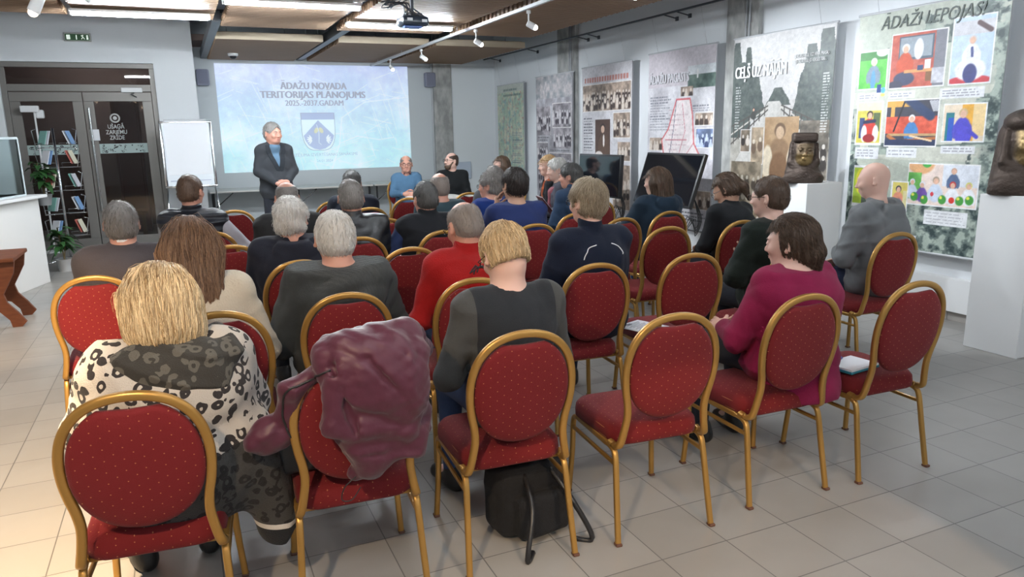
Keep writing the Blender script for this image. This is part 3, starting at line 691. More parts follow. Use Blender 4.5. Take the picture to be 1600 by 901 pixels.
# ------------------------------------------------------------------ spotlights and track
def bulb(rgb, e): return mat('spot_bulb_glow', rgb, .4, emit=e, emitc=rgb)
M_BULB = bulb((.95, .97, 1.), 12); M_BULBW = bulb((1., .82, .6), 10)
def spot(loc, aim, lab, power, col, size=70, arm=.13, body='small', mt=None, blend=.6, grp=None):
    "arm hangs from loc, the head points at aim"
    mt = mt or M_WHITE; r = empty('spotlight', lab, 'spotlight', loc, 0, grp); d = Vector((*aim,))-Vector(loc); d.normalize()
    e = Vector((0, 0, -arm)); hd = e+d*.02
    b = MB(); b.cyl((0, 0, 0), (0, 0, -.03), .022, 12); b.tube([(0, 0, -.03), tuple(Vector((d.y*.02, -d.x*.02, -arm*.6))), tuple(e)], .008, 8); b.build('arm', mt, r, True)
    R, Ln = (.038, .16) if body == 'large' else (.032, .085)
    b = MB(); b.tube([hd-d*Ln*.45, hd-d*Ln*.4, hd+d*Ln*.5, hd+d*Ln*.55], R, 20, scales=[.7, .95, 1., 1.02]); b.build('lamp_head', mt, r, True, 50)
    b = MB(); b.ell(hd+d*(Ln*.5+.012), (R*.8, R*.8, R*.8), 14, 10); b.build('bulb', M_BULBW if col[2] < .7 else M_BULB, r, True, 50)
    l = bpy.data.lights.new('lamp', 'SPOT'); l.energy = power; l.color = col; l.spot_size = math.radians(size); l.spot_blend = blend; l.shadow_soft_size = .03
    o = new('lamp', l, None, r); o.location = hd+d*(Ln*.5+.055); o.rotation_euler = d.to_track_quat('-Z', 'Y').to_euler(); return r
b = MB(); b.box((3.32, 8.2, 2.80), (.035, 10.6, .035), bev=.004)
for y in (4, 6.5, 9, 11.5, 13): b.cyl((3.32, y, 2.81), (3.32, y, ZC), .003, 6)
tag(b.build('lighting_track', M_LGREY), 'long grey lighting track running under the ceiling towards the screen', 'track')
COOLC = (.88, .94, 1.)
spot((3.35, 7.0, 2.78), (5.6, 5.8, 1.4), 'white track spotlight with the longest arm, nearest on the ceiling track', SPOT_COOL, COOLC)
spot((3.35, 8.45, 2.78), (5.6, 8.2, 1.4), 'white track spotlight second along the ceiling track from the viewer', SPOT_COOL*.7, COOLC)
spot((3.35, 10.6, 2.78), (5.6, 10.6, 1.4), 'small track spotlight third along the ceiling track, right of the screen', SPOT_COOL*.4, COOLC, arm=.1)
spot((3.3, 12.1, 2.78), (3.9, 10.2, .9), 'small track spotlight in front of the upper right corner of the screen', SPOT_COOL*.3, COOLC, arm=.12)
spot((3.35, 5.2, 2.78), (5.6, 4.2, 1.5), 'added unseen track spotlight brightening the banners', SPOT_COOL*.6, COOLC, size=80)  # extra out-of-view spot, added to brighten the nearest banners
spot((-.72, 5.9, 2.62), (-1.9, 6.2, .3), 'white cylinder spotlight with white stem at the upper left corner', 14, WARM, body='large', arm=.1)
b = MB(); b.box((-.75, 3.3, 2.68), (.035, 6.6, .035), bev=.004); tag(b.build('lighting_track', M_LGREY), 'lighting track above the left aisle', 'track')
b = MB(); b.tube([(-.62, 6.0, 2.66), (-.45, 6.1, 2.53)], .012, 8); tag(b.build('pendant_rod', M_WHITE, None, True), 'thin slanting white metal rod beside the cylinder spotlight', 'rod')
spot((-.75, 1.6, 2.66), (-1.5, 3.7, 0), 'track spotlight over the left aisle behind the viewer', SPOT_WARM*4.5, WARM, size=70, body='large')
spot((-.75, .2, 2.66), (.3, 2.3, .7), 'track spotlight behind the viewer aimed at the back row', SPOT_WARM*.75, WARM, size=70, body='large')
spot((1.2, -1.0, 2.7), (1.6, 1.6, 0), 'track spotlight behind the viewer aimed at the floor', SPOT_WARM*.9, WARM, size=34, body='large', blend=.15)
spot((-1.6, 5.0, 2.66), (-1.9, 7.0, .6), 'track spotlight over the counter', SPOT_WARM*.8, WARM, size=60, body='large')
# ------------------------------------------------------------------ projector
pr = empty('projector', 'black ceiling projector hanging on cables in front of the tube light', 'projector', (2.14, 7.0, 2.62), 0)
b = MB(); b.box((0, 0, 0), (.26, .24, .09), bev=.03); b.build('housing', mat('projector_shell', (.03, .04, .06), .3), pr, True, 40)
b = MB(); b.box((-.06, -.121, .01), (.05, .006, .022)); b.build('connector_plate', M_PAPER, pr); b = MB(); b.box((.08, -.121, .0), (.05, .006, .024)); b.build('connector_plate', M_PAPER, pr)
b = MB(); b.box((-.02, -.05, -.055), (.17, .1, .02), bev=.006); b.build('lower_tray', mat('blue_plastic', (.12, .2, .5), .3), pr)
b = MB(); b.tube([(.08, .11, 0), (.08, .15, 0)], .035, 20); b.build('lens', M_BLACK, pr, True, 50)
b = MB(); b.cyl((0, 0, .04), (0, 0, ZC-2.62), .016, 12); b.box((0, 0, .065), (.16, .12, .02), bev=.005)
for q in (-1, 1): b.tube([(q*.1, -.05, .045), (q*.06, 0, .09), (0, 0, .13)], .007, 6)
b.build('mount', M_DGREY, pr, True, 40)
b = MB()
for i in range(9):
    a = i*.7; b.tube(spline([(-.1+.02*i, -.09, .03), (-.12+.05*math.sin(a), -.1, .15), (-.26+.05*math.cos(a*2), -.06, .13+.03*math.sin(a*3)), (-.22+.03*i, -.02, .25), (-.25, 0, .4)], 6), .004, 6)
b.build('cable', M_BLACK, pr, True)
# ------------------------------------------------------------------ speakers, smoke dome, exit sign
for x, lab in ((.50, 'grey wall loudspeaker left of the projected picture'), (4.40, 'grey wall loudspeaker right of the projected picture')):
    r = empty('wall_speaker', lab, 'loudspeaker', (x, YB-.145, 2.56)); b = MB(); b.box((0, 0, 0), (.2, .15, .26), bev=.03); b.build('cabinet', mat('speaker_grey', (.27, .28, .36), .5), r, True, 40)
    b = MB(); b.box((0, -.076, 0), (.16, .006, .22), bev=.003); b.build('grille', mat('speaker_grille', (.2, .21, .28), .7, bump=.6, bscale=400), r); b = MB(); b.box((0, .1, 0), (.05, .09, .05)); b.build('bracket', M_DGREY, r)
r = empty('security_camera', 'white dome camera under the left ceiling panel near the screen', 'camera', (.93, 12.5, ZP)); b = MB(); b.lathe([(0, 0), (.075, 0), (.075, -.03), (.055, -.04)]); b.build('base', M_WHITE, r, True, 40); b = MB(); b.lathe([(.055, -.038), (.05, -.06), (.03, -.08), (0, -.086)]); b.build('dome', M_BLACK, r, True)
r = empty('exit_sign', 'small green emergency exit sign high on the wall above the door', 'sign', (-1.13, YD-.03, 3.02)); b = MB(); b.box((0, 0, 0), (.34, .05, .12), bev=.01); b.build('housing', mat('sign_housing', (.5, .5, .47), .4), r)
b = MB(); b.box((0, -.027, -.005), (.30, .006, .085)); b.build('green_panel', mat('green_sign', (.04, .10, .045), .3, emit=.15), r)
Mw = mat('sign_white', (.8, .9, .8), .4, emit=.6)
b = MB(); b.box((-.11, -.031, -.005), (.045, .003, .06)); b.box((-.01, -.031, -.005), (.012, .003, .06)); b.tube([(.05, -.031, .02), (.07, -.031, 0), (.05, -.031, -.03)], .005, 5); b.tube([(.07, -.031, 0), (.09, -.031, -.03)], .005, 5); b.ell((.07, -.032, .02), (.009, .003, .009), 8, 6); b.box((.125, -.031, -.005), (.02, .003, .06)); b.build('pictogram', Mw, r)
# picture rail on the right wall
b = MB(); b.cyl((5.5, 4.2, 2.94), (5.5, 13.5, 2.94), .013, 10)
for y in (4.9, 6.1, 7.5, 7.75, 9.6, 9.9, 11.6, 13.2): b.cyl((5.5, y, 2.94), (XR, y, 2.90), .008, 8); b.box((XR-.01, y, 2.90), (.02, .05, .05), bev=.004)
tag(b.build('picture_rail', M_DGREY, None, True, 40), 'thin dark metal rail high along the right wall above the banners', 'rail')
# ------------------------------------------------------------------ glass double door with transom
M_DGLASS = mat('door_glass', (.55, .5, .48), .02, trans=1., spec=.6); BS(M_DGLASS)['IOR'].default_value = 1.35
def frame_rect(b, x0, x1, z0, z1, t, y, d=.07):
    b.box(((x0+x1)/2, y, z1-t/2), (x1-x0, d, t), bev=.004); b.box(((x0+x1)/2, y, z0+t/2), (x1-x0, d, t), bev=.004)
    b.box((x0+t/2, y, (z0+z1)/2), (t, d, z1-z0-2*t), bev=.004); b.box((x1-t/2, y, (z0+z1)/2), (t, d, z1-z0-2*t), bev=.004)
YG = YD+.10
b = MB(); frame_rect(b, DX0, DX1, -.03, DZ, .07, YG); b.box(((DX0+DX1)/2, YG, 2.33), (DX1-DX0-.14, .07, .1), bev=.004); fr_ = b.build('trim_2', M_ALU); struct(fr_)
b = MB(); b.box(((DX0+DX1)/2, YG, 2.50), (DX1-DX0-.14, .012, .24)); struct(b.build('window_1', M_DGLASS))
M_STRIP = mat('frosted_strip', (.42, .52, .50), .6)
def glyph_strip(b2, x0, x1, z, y, sd):
    rg = random.Random(sd)
    for i in range(46):
        x, zz = rg.uniform(x0+.03, x1-.03), z+rg.uniform(-.055, .055); a = rg.uniform(0, PI); l = rg.uniform(.012, .03); k = rg.random()
        if k < .5: b2.box((x, y, zz), (l, .002, .007), rot=Matrix.Rotation(a, 3, 'Y'))
        elif k < .8: b2.tube([(x+.013*math.cos(t), y, zz+.013*math.sin(t)) for t in [2*PI*j/10 for j in range(10)]], .003, 4, closed=True)
        else: b2.ell((x, y, zz), (.01, .002, .01), 8, 5)
xm = (DX0+DX1)/2-.0
for i, (x0, x1, lab) in enumerate(((DX0+.075, xm-.005, 'left'), (xm+.005, DX1-.075, 'right'))):
    r = bpy.data.objects.new('door_%d' % (i+1), None); COL.objects.link(r); r['kind'] = 'structure'; r.location = (x0, YG-.01, 0)
    w = x1-x0; b = MB(); frame_rect(b, 0, w, .02, 2.27, .13, 0, .06); b.build('door_frame', M_ALU, r)
    b = MB(); b.box((w/2, 0, 1.14), (w-.25, .01, 2.0)); b.build('door_glass', M_DGLASS, r)
    b = MB(); b.box((w/2, -.008, 1.46), (w-.25, .002, .14)); b.build('patterned_strip', M_STRIP, r)
    b = MB(); glyph_strip(b, .13, w-.13, 1.46, -.011, i+3); b.build('strip_symbols', M_BLACK, r)
    if i:
        b = MB(); b.tube([(.06, -.08, .55), (.06, -.08, 2.05)], .016, 12)
        for z in (.7, 1.9): b.cyl((.06, -.03, z), (.06, -.08, z), .01, 8)
        b.build('door_handle', M_CHROME, r, True, 40)
        b = MB(); b.box((w*.72, -.05, 2.30), (.28, .06, .07), bev=.008); b.build('door_closer', M_WHITE, r); b = MB(); b.tube([(w*.75, -.06, 2.26), (w*.7, -.12, 2.24), (w*.78, -.06, 2.2)], .008, 6); b.build('closer_arm', M_DGREY, r, True)
        Mp = mat('frosted_decal', (.62, .6, .58), .7); Mf = frameM((w*.42, -.008, 1.9), (1, 0, 0), (0, 0, 1))
        b = MB(); P = [(.07*math.cos(t), .07*math.sin(t)) for t in [2*PI*j/28 for j in range(28)]]; b.tube([Mf @ Vector((x, y, 0)) for x, y in [(p[0]*.82, p[1]*.82) for p in P]], .012, 6, closed=True); b.ell(Mf @ Vector((0, 0, 0)), (.028, .003, .028), 14, 8); b.build('round_emblem', Mp, r, True)
        for j, t in enumerate(('UŠAĢĀ', 'ZARIEMU', 'ZRĪDE')): text('door_lettering', t, .085, Mp, frameM((w*.42, -.008, 1.775-.08*j), (1, 0, 0), (0, 0, 1)), r, ext=.0006, bold=.001, sx=.8)
# the dark corridor behind the glass
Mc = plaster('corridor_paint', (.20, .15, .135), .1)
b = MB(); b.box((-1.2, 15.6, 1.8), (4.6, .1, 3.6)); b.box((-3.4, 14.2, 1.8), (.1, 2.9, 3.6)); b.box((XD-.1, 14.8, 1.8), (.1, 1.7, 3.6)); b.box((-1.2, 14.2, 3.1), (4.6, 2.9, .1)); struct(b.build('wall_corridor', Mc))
b = MB(); b.box((-.75, 14.6, 1.15), (.42, .5, 2.3), bev=.01); b.box((-.75, 14.33, 1.2), (.34, .02, 2.1), bev=.01); tag(b.build('wardrobe', mat('dark_red_wood', (.12, .03, .02), .4)), 'dark reddish wooden cupboard seen through the glass door', 'cupboard')
b = MB(); b.box((-1.0, 13.6, .42), (.9, .5, .05), bev=.01)
for x in (-1.38, -.62):
    for y in (13.42, 13.78): b.box((x, y, .2), (.05, .05, .4))
tag(b.build('corridor_table', mat('brown_wood', (.2, .1, .05), .5)), 'low brown table in the dark corridor behind the glass door', 'table')
# ------------------------------------------------------------------ picture painting on fine grids (colour attribute = the printed picture)
def vnoise(h, w, f, rg, oc=4):
    out = np.zeros((h, w)); amp = 1; tot = 0
    for o in range(oc):
        gh, gw = int(f*2**o*h/w)+2, int(f*2**o)+2; g = rg.random((gh, gw)); yy = np.linspace(0, gh-1.001, h); xx = np.linspace(0, gw-1.001, w)
        y0 = yy.astype(int); x0 = xx.astype(int); ty = (yy-y0)[:, None]; tx = (xx-x0)[None]; ty = ty*ty*(3-2*ty); tx = tx*tx*(3-2*tx)
        v = g[y0][:, x0]*(1-ty)*(1-tx)+g[y0+1][:, x0]*ty*(1-tx)+g[y0][:, x0+1]*(1-ty)*tx+g[y0+1][:, x0+1]*ty*tx
        out += v*amp; tot += amp; amp *= .55
    return out/tot
class Art:
    "H rows from the top, colours in sRGB 0..1"
    def __init__(s, w, h, base, seed=1, asp=None): s.w, s.h = w, h; s.a = np.ones((h, w, 3))*np.array(base)/255.; s.rg = np.random.default_rng(seed); s.Y, s.X = np.mgrid[0:h, 0:w]; s.Y = (s.Y+.5)/h; s.X = (s.X+.5)/w
    def blend(s, m, c):
        m = np.asarray(m, float)[..., None]; s.a = s.a*(1-m)+np.array(c)/255.*m; return s
    def rect(s, x0, y0, x1, y1, c, al=1): return s.blend(((s.X >= x0) & (s.X < x1) & (s.Y >= y0) & (s.Y < y1))*al, c)
    def ell(s, cx, cy, rx, ry, c, al=1, soft=.15): return s.blend(np.clip((1-np.sqrt(((s.X-cx)/rx)**2+((s.Y-cy)/ry)**2))/soft, 0, 1)*al, c)
    def noise(s, x0, y0, x1, y1, c0, c1, f=10, sharp=2., oc=4):
        n = np.clip((vnoise(s.h, s.w, f, s.rg, oc)-.5)*sharp+.5, 0, 1); m = (s.X >= x0) & (s.X < x1) & (s.Y >= y0) & (s.Y < y1)
        c = np.array(c0)/255.*(1-n[..., None])+np.array(c1)/255.*n[..., None]; s.a = np.where(m[..., None], c, s.a); return s
    def line(s, pts, r, c, al=1):
        P = np.array(pts, float); asp = s.h/s.w
        for (x0, y0), (x1, y1) in zip(P[:-1], P[1:]):
            dx, dy = x1-x0, (y1-y0)*asp; t = np.clip(((s.X-x0)*dx+(s.Y-y0)*asp*dy)/max(dx*dx+dy*dy, 1e-9), 0, 1)
            d = np.hypot(s.X-x0-t*dx, (s.Y-y0)*asp-t*dy); s.blend(np.clip((r-d)/(r*.4)+.5, 0, 1)*al, c)
        return s
    def words(s, x0, y0, x1, y1, n, c, al=.8, ragged=.25):
        lh = (y1-y0)/n
        for i in range(n):
            x = x0; end = x1-(x1-x0)*s.rg.uniform(0, ragged)
            while x < end:
                l = s.rg.uniform(.012, .05); s.rect(x, y0+lh*(i+.25), min(x+l, end), y0+lh*(i+.62), c, al); x += l+.009
        return s
    def crowd(s, x0, y0, x1, y1, sepia=(150, 130, 115), dark=(45, 40, 40), light=(225, 215, 205), rows=3, fr=True):
        if fr: s.rect(x0-.004, y0-.003, x1+.004, y1+.003, (235, 230, 225))
        k = [tuple(int(v*.75) for v in sepia), tuple(min(255, int(v*1.2)) for v in sepia)]; s.noise(x0, y0, x1, y1, k[0], k[1], 14, 2.2)
        asp = s.h/s.w; n = max(2, int((x1-x0)/.055)); keep = s.a.copy()
        for r in range(rows):
            for i in range(n):
                cx = x0+(x1-x0)*(i+.5+s.rg.uniform(-.2, .2))/n; cy = y0+(y1-y0)*(.35+.55*r/max(rows, 1)+s.rg.uniform(-.04, .04)); rr = min((x1-x0)/n*.32, .022)
                b = dark if s.rg.random() < .55 else light; s.ell(cx, cy+rr*2.6/asp, rr*1.5, rr*2.4/asp, b, .9); s.ell(cx, cy, rr*.75, rr/asp, light, .9)
        m = ((s.X >= x0) & (s.X < x1) & (s.Y >= y0) & (s.Y < y1))[..., None]; s.a = np.where(m, s.a, keep); return s
    def person(s, cx, cy, r, cl, hair=(60, 45, 40), skin=(225, 180, 155), legs=None):
        asp = s.h/s.w; s.ell(cx, cy+r*3.6/asp, r*2.1, r*3.0/asp, cl, 1); s.ell(cx-r*1.7, cy+r*4.2/asp, r*.7, r*1.9/asp, cl, .9); s.ell(cx+r*1.7, cy+r*4.2/asp, r*.7, r*1.9/asp, cl, .9)
        s.ell(cx, cy-.15*r/asp, r*1.1, r*1.2/asp, hair); s.ell(cx, cy+.15*r/asp, r*.8, r*1./asp, skin); return s
    def clip(s, x0, y0, x1, y1, fn):
        keep = s.a.copy(); fn(); m = ((s.X >= x0) & (s.X < x1) & (s.Y >= y0) & (s.Y < y1))[..., None]; s.a = np.where(m, s.a, keep); return s
    def build(s, name, M, W_, H_, m, parent=None, bow=None):
        g = (vnoise(s.h, s.w, 40, s.rg, 3)-.5)[..., None]*.15+(s.rg.random((s.h, s.w, 1))-.5)*.07; a = np.clip(s.a*(1+g)*.97+.03, 0, 1); lin = np.where(a <= .04045, a/12.92, ((a+.055)/1.055)**2.4)
        xs = (np.arange(s.w)/(s.w-1)-.5)*W_; ys = (.5-np.arange(s.h)/(s.h-1))*H_; X, Y = np.meshgrid(xs, ys); Z = bow(X/W_, Y/H_) if bow else 0*X
        V = np.stack([X, Y, Z], -1).reshape(-1, 3); A = np.array(M); V = V@A[:3, :3].T+A[:3, 3]
        i = (np.arange(s.h-1)[:, None]*s.w+np.arange(s.w-1)[None]).ravel(); Q = np.stack([i+s.w, i+s.w+1, i+1, i], 1)
        o = np_mesh(name, V, Q, m, parent, False); ca = o.data.color_attributes.new('picture', 'FLOAT_COLOR', 'POINT')
        ca.data.foreach_set('color', np.concatenate([lin.reshape(-1, 3), np.ones((s.w*s.h, 1))], 1).astype(np.float32).ravel()); return o
# ------------------------------------------------------------------ projected picture
M_PROJ = mat('projected_light', (.25, .25, .25), .9, emit=.70, attr='picture', spec=0); 
nt = M_PROJ.node_tree; BS(M_PROJ)['Base Color'].default_value = (.5, .5, .5, 1)
for l in list(nt.links):
    if l.to_socket.name == 'Base Color': nt.links.remove(l)
def mproj(name, c, e=.70): return mat(name, (.5, .5, .5), .9, emit=e, emitc=c, spec=0)
SX0, SX1, SZ0, SZ1 = .70, 4.02, .99, 2.80; SW, SH = SX1-SX0, SZ1-SZ0
a = Art(420, 230, (170, 200, 235), 5)
n1 = vnoise(230, 420, 5, a.rg, 6); n2 = vnoise(230, 420, 22, a.rg, 4); t = np.clip(a.Y*1.25-.05, 0, 1)
top, bot = np.array((176, 192, 236))/255., np.array((152, 216, 226))/255.
a.a = top*(1-t[..., None])+bot*t[..., None]; w = np.clip((n1-.42)*2.4+(n2-.5)*.9, 0, 1)*.75; a.a = a.a*(1-w[..., None])+np.array((215, 232, 246))/255.*w[..., None]
d = np.clip((.46-n1)*3, 0, 1)*.3; a.a = a.a*(1-d[..., None])+np.array((110, 165, 215))/255.*d[..., None]
for i in range(110):
    x, y = a.rg.random(2); an = a.rg.choice([1.25, 1.35, .25, 2.8])+a.rg.normal(0, .1); l = a.rg.uniform(.05, .3); a.line([(x, y), (x+l*.6*math.cos(an), y+l*math.sin(an))], .0018, (228, 240, 250), .55)
a.line([(.55, 1), (.6, .75), (.7, .68), (.82, .72), (.9, .7)], .003, (225, 240, 250), .6).line([(.6, .75), (.62, .5), (.75, .35), (1, .3)], .003, (225, 240, 250), .6)
MS = Matrix(((1, 0, 0, (SX0+SX1)/2), (0, 0, -1, YB-.004), (0, 1, 0, (SZ0+SZ1)/2), (0, 0, 0, 1)))
scr = empty('projected_picture', 'large pale blue projected presentation slide with the plan title on the back wall', 'projected slide', (0, 0, 0))
a.build('slide_background', MS, SW, SH, M_PROJ, scr)
def SP(u, v, d=.006): return frameM((SX0+u*SW, YB-d, SZ1-v*SH), (1, 0, 0), (0, 0, 1))
Mt1, Mt2 = mproj('slide_lettering', srgb(98, 110, 138)), mproj('slide_small_lettering', srgb(105, 140, 165))
text('title_lettering', 'ĀDAŽU NOVADA', .165, Mt1, SP(.482, .200), scr, .0005, heavy=.008, sx=.86); text('title_lettering', 'TERITORIJAS PLĀNOJUMS', .165, Mt1, SP(.480, .282), scr, .0005, heavy=.008, sx=.97); text('title_lettering', '2025.-2037.GADAM', .135, Mt1, SP(.482, .360), scr, .0005, heavy=.004, sx=.9)
text('small_lettering', 'VĒRTĒJUMA IZVĒRTĒŠANAS SANĀKSME', .075, Mt2, SP(.51, .855), scr, .0005, sx=.92); text('small_lettering', '24.01.2024', .065, Mt2, SP(.515, .915), scr, .0005)
# coat of arms: bell flowers on a chevron
def sh(u, v): return (SX0+(.492+u*.98)*SW, SZ1-(v*1.03-.015)*SH)
def flat(name, poly, m, d):
    b = MB(); b.prism([(x, z) for x, z in poly], 0, .0006, Matrix(((1, 0, 0, 0), (0, 0, -1, YB-d), (0, 1, 0, 0), (0, 0, 0, 1)))); return b.build(name, m, scr)
def shield(k):
    w_, z0, z1 = .088*k, .455-(k-1)*.12, .80+(k-1)*.15; P = [(-w_, z0), (w_, z0)]
    for i in range(15): t = i/14; P.append((w_*math.cos(t*PI/2)**.55 if t < 1 else 0, z0+(z1-z0)*(.45+.55*math.sin(t*PI/2))))
    for i in range(14): t = 1-(i+1)/14; P.append((-w_*math.cos(t*PI/2)**.55 if t < 1 else 0, z0+(z1-z0)*(.45+.55*math.sin(t*PI/2))))
    return [sh(*p) for p in reversed(P)]
flat('shield_outline', shield(1.035), mproj('shield_dark', srgb(95, 112, 140)), .007); flat('shield_field', shield(1.), mproj('shield_white', srgb(205, 235, 245)), .0085)
Mb = mproj('shield_blue', srgb(125, 152, 200)); 
flat('shield_band', [sh(*p) for p in [(-.088, .455), (-.088, .515), (.088, .515), (.088, .455)]], Mb, .010)
flat('shield_chevron', [sh(*p) for p in [(0, .52), (-.082, .665), (-.074, .71), (-.058, .755), (-.03, .787), (0, .797), (.03, .787), (.058, .755), (.074, .71), (.082, .665)]], Mb, .010)
b = MB(); B2 = MB()
for q in (-1, 1):
    for k in range(5):
        an = -.9+k*.45; c = sh(q*(.034+.020*math.cos(an)), .70+.030*math.sin(an)); R = Matrix.Rotation(-an if q > 0 else PI+an, 3, 'Y'); b.ell((c[0], YB-.012, c[1]), (.044, .001, .013), 10, 6, Matrix.Rotation(an*q, 3, 'Y'))
    c = sh(q*.013, .615); B2.ell((c[0], YB-.012, c[1]), (.034, .001, .055), 12, 8, Matrix.Rotation(-q*.5, 3, 'Y'))
b.tube([(sh(u, v)[0], YB-.012, sh(u, v)[1]) for u, v in ((-.01, .56), (.0, .62), (.0, .68), (-.003, .73), (.01, .75))], .004, 5); b.build('flower_leaves', mproj('shield_pale', srgb(215, 232, 240)), scr, True); B2.build('flower_bells', mproj('shield_gold', srgb(190, 195, 150)), scr, True)
# ------------------------------------------------------------------ banners
def mprint(nm): return mat(nm, (.8, .8, .8), .42, attr='picture', spec=.35)
M_PRINT = mprint('printed_banner')
def banner(y0, y1, z0, z1, art, lab, x=5.6, title=None):
    "hangs from the rail, y0 = far edge (left in the picture)"
    r = empty('banner', lab, 'banner', (x, (y0+y1)/2, (z0+z1)/2)); Wd, Ht = y0-y1, z1-z0
    Mx = frameM((-.003, 0, 0), (0, -1, 0), (0, 0, 1)); o = art.build('printed_sheet', Mx, Wd, Ht, M_PRINT, r, bow=lambda X, Y: .003*np.sin(X*5+1)+.002*np.sin(Y*4))
    b = MB(); b.box((.012, 0, 0), (.002, Wd, Ht-.02)); b.build('back_sheet', M_PAPER, r)
    for z, n in ((Ht/2, 'top_bar'), (-Ht/2, 'bottom_bar')):
        b = MB(); b.tube([(.004, -Wd/2-.015, z), (.004, Wd/2+.015, z)], .012, 10); b.build(n, M_LGREY, r, True, 40)
    b = MB()
    for q in (-1, 1): b.cyl((.004, q*Wd*.36, Ht/2+.01), (-.1, q*Wd*.36, 2.94-(z0+z1)/2), .0015, 5)
    b.build('hanging_wire', M_CHROME, r)
    for t in title or []:
        if t[4] != Mdk: text('lettering_shadow', t[0], t[3], Mgy, frameM((-.011, Wd/2-t[1]*Wd-.02, Ht/2-t[2]*Ht-.004), (0, -1, 0), (0, 0, 1)), r, .0008, shear=t[5], sx=t[7])
        text('lettering', t[0], t[3], t[4], frameM((-.013, Wd/2-t[1]*Wd, Ht/2-t[2]*Ht), (0, -1, 0), (0, 0, 1)), r, .0008, shear=t[5], sx=t[7], heavy=.007 if t[3] > .1 and t[4] != Mdk else 0)
    return r
sep = dict(sepia=(165, 145, 130), dark=(60, 48, 45), light=(225, 212, 200))
# 1: green map banner
Mdk = mat('print_dark_letters', (.10, .12, .11), .5); Mgy = mat('print_grey_shade', (.27, .28, .28), .5)
a = Art(110, 220, (176, 186, 170), 11); a.noise(0, 0, 1, 1, (172, 196, 172), (218, 214, 190), 9, 2); a.blend(np.clip((vnoise(220, 110, 14, a.rg)-.55)*6, 0, 1)*.6, (120, 165, 175)); a.blend(np.clip((vnoise(220, 110, 25, a.rg)-.6)*8, 0, 1)*.5, (190, 120, 110))
a.rect(0, 0, 1, .07, (196, 200, 190)).words(.25, .03, .9, .12, 2, (95, 115, 110), .8)
for k in range(9): a.rect(.56, .42+.06*k, .97, .455+.06*k, (205, 205, 190), .6).words(.57, .42+.06*k, .96, .45+.06*k, 2, (70, 90, 105), .9)
for k in range(5): a.line([(.3+.1*k, .15), (.2+.13*k, .5), (.35+.05*k, .95)], .006, (120, 150, 160), .7)
banner(13.1, 11.95, .40, 2.43, a, 'green map banner farthest along the right wall, nearest the back corner')
# 2: grey collage
a = Art(120, 230, (165, 160, 165), 12); a.noise(0, 0, 1, 1, (140, 135, 140), (190, 188, 195), 8, 2); a.noise(0, .0, 1, .18, (140, 145, 150), (205, 195, 195), 10, 2)
a.line([(.15, .16), (.15, .06), (.22, .13), (.3, .05), (.32, .15)], .01, (215, 205, 205), .7)
for q in ((.02, .24, .42, .46), (.48, .22, .96, .40), (.5, .41, .97, .56), (.03, .52, .34, .66), (.38, .60, .97, .76), (.05, .70, .36, .92), (.4, .79, .96, .97)): a.crowd(*q, sepia=(150, 143, 148), dark=(60, 52, 60), light=(215, 210, 212), rows=2)
a.words(.05, .47, .42, .51, 2, (80, 80, 85)).words(.4, .57, .96, .59, 1, (80, 80, 85))
banner(11.45, 10.18, .42, 2.47, a, 'grey collage banner of old photographs second from the back corner')
# 3: portrait in a brown coat
a = Art(130, 240, (208, 205, 208), 13); a.noise(0, 0, 1, 1, (192, 188, 192), (218, 216, 220), 6, 1.5)
for k in range(17): a.rect(.06+.052*k, .075, .06+.052*k+.036, .108, (188, 120, 110), .9)
a.crowd(.02, .125, .98, .30, rows=3, **sep); a.words(.04, .34, .26, .58, 12, (70, 70, 80)); a.crowd(.66, .32, .97, .48, rows=2, **sep)
def f():
    a.rect(.29, .36, .60, .70, (80, 58, 50)); a.person(.45, .42, .05, (70, 50, 44), (50, 38, 35), (200, 165, 145)); a.ell(.47, .56, .14, .11, (88, 66, 54)); a.ell(.37, .60, .09, .03, (215, 205, 200)); a.ell(.47, .50, .02, .045, (225, 215, 210))
a.clip(.29, .36, .60, .70, f)
a.crowd(.75, .51, .98, .63, rows=1, **sep); a.crowd(.02, .61, .27, .71, rows=1, **sep); a.crowd(.02, .74, .6, .86, rows=2, **sep); a.crowd(.66, .66, .98, .95, rows=2, **sep); a.words(.05, .88, .6, .97, 4, (70, 70, 80))
banner(9.88, 8.54, .40, 2.49, a, 'banner with a portrait in a brown coat, behind the smaller touch screen')
# 4: parish map
a = Art(150, 250, (206, 198, 204), 14); a.noise(0, .2, 1, 1, (188, 184, 190), (228, 226, 230), 7, 2)
a.noise(.62, .10, 1, .17, (205, 210, 215), (228, 230, 232), 5, 1); a.noise(.62, .15, 1, .22, (60, 80, 75), (120, 140, 130), 14, 2); a.rect(.745, .12, .77, .17, (235, 235, 235)); a.crowd(.52, .21, .7, .26, rows=1, fr=False, **sep); a.words(.04, .25, .42, .45, 13, (95, 98, 110), .7, .5); a.words(.7, .31, .98, .35, 3, (95, 98, 110), .7)
a.crowd(.74, .355, .98, .42, rows=1, **sep); a.crowd(.76, .44, .99, .54, sepia=(115, 130, 165), dark=(50, 60, 95), light=(205, 215, 235), rows=2); a.crowd(.04, .49, .26, .56, rows=1, **sep); a.crowd(.02, .60, .2, .72, sepia=(100, 115, 120), dark=(40, 55, 60), light=(190, 200, 205), rows=1)
poly = [(.46, .275), (.66, .275), (.70, .36), (.73, .52), (.86, .62), (.84, .68), (.70, .74), (.62, .82), (.40, .80), (.22, .74), (.20, .66), (.28, .60), (.24, .50), (.34, .44), (.40, .36), (.46, .275)]
P = np.array(poly); ins = np.zeros(a.X.shape, bool)
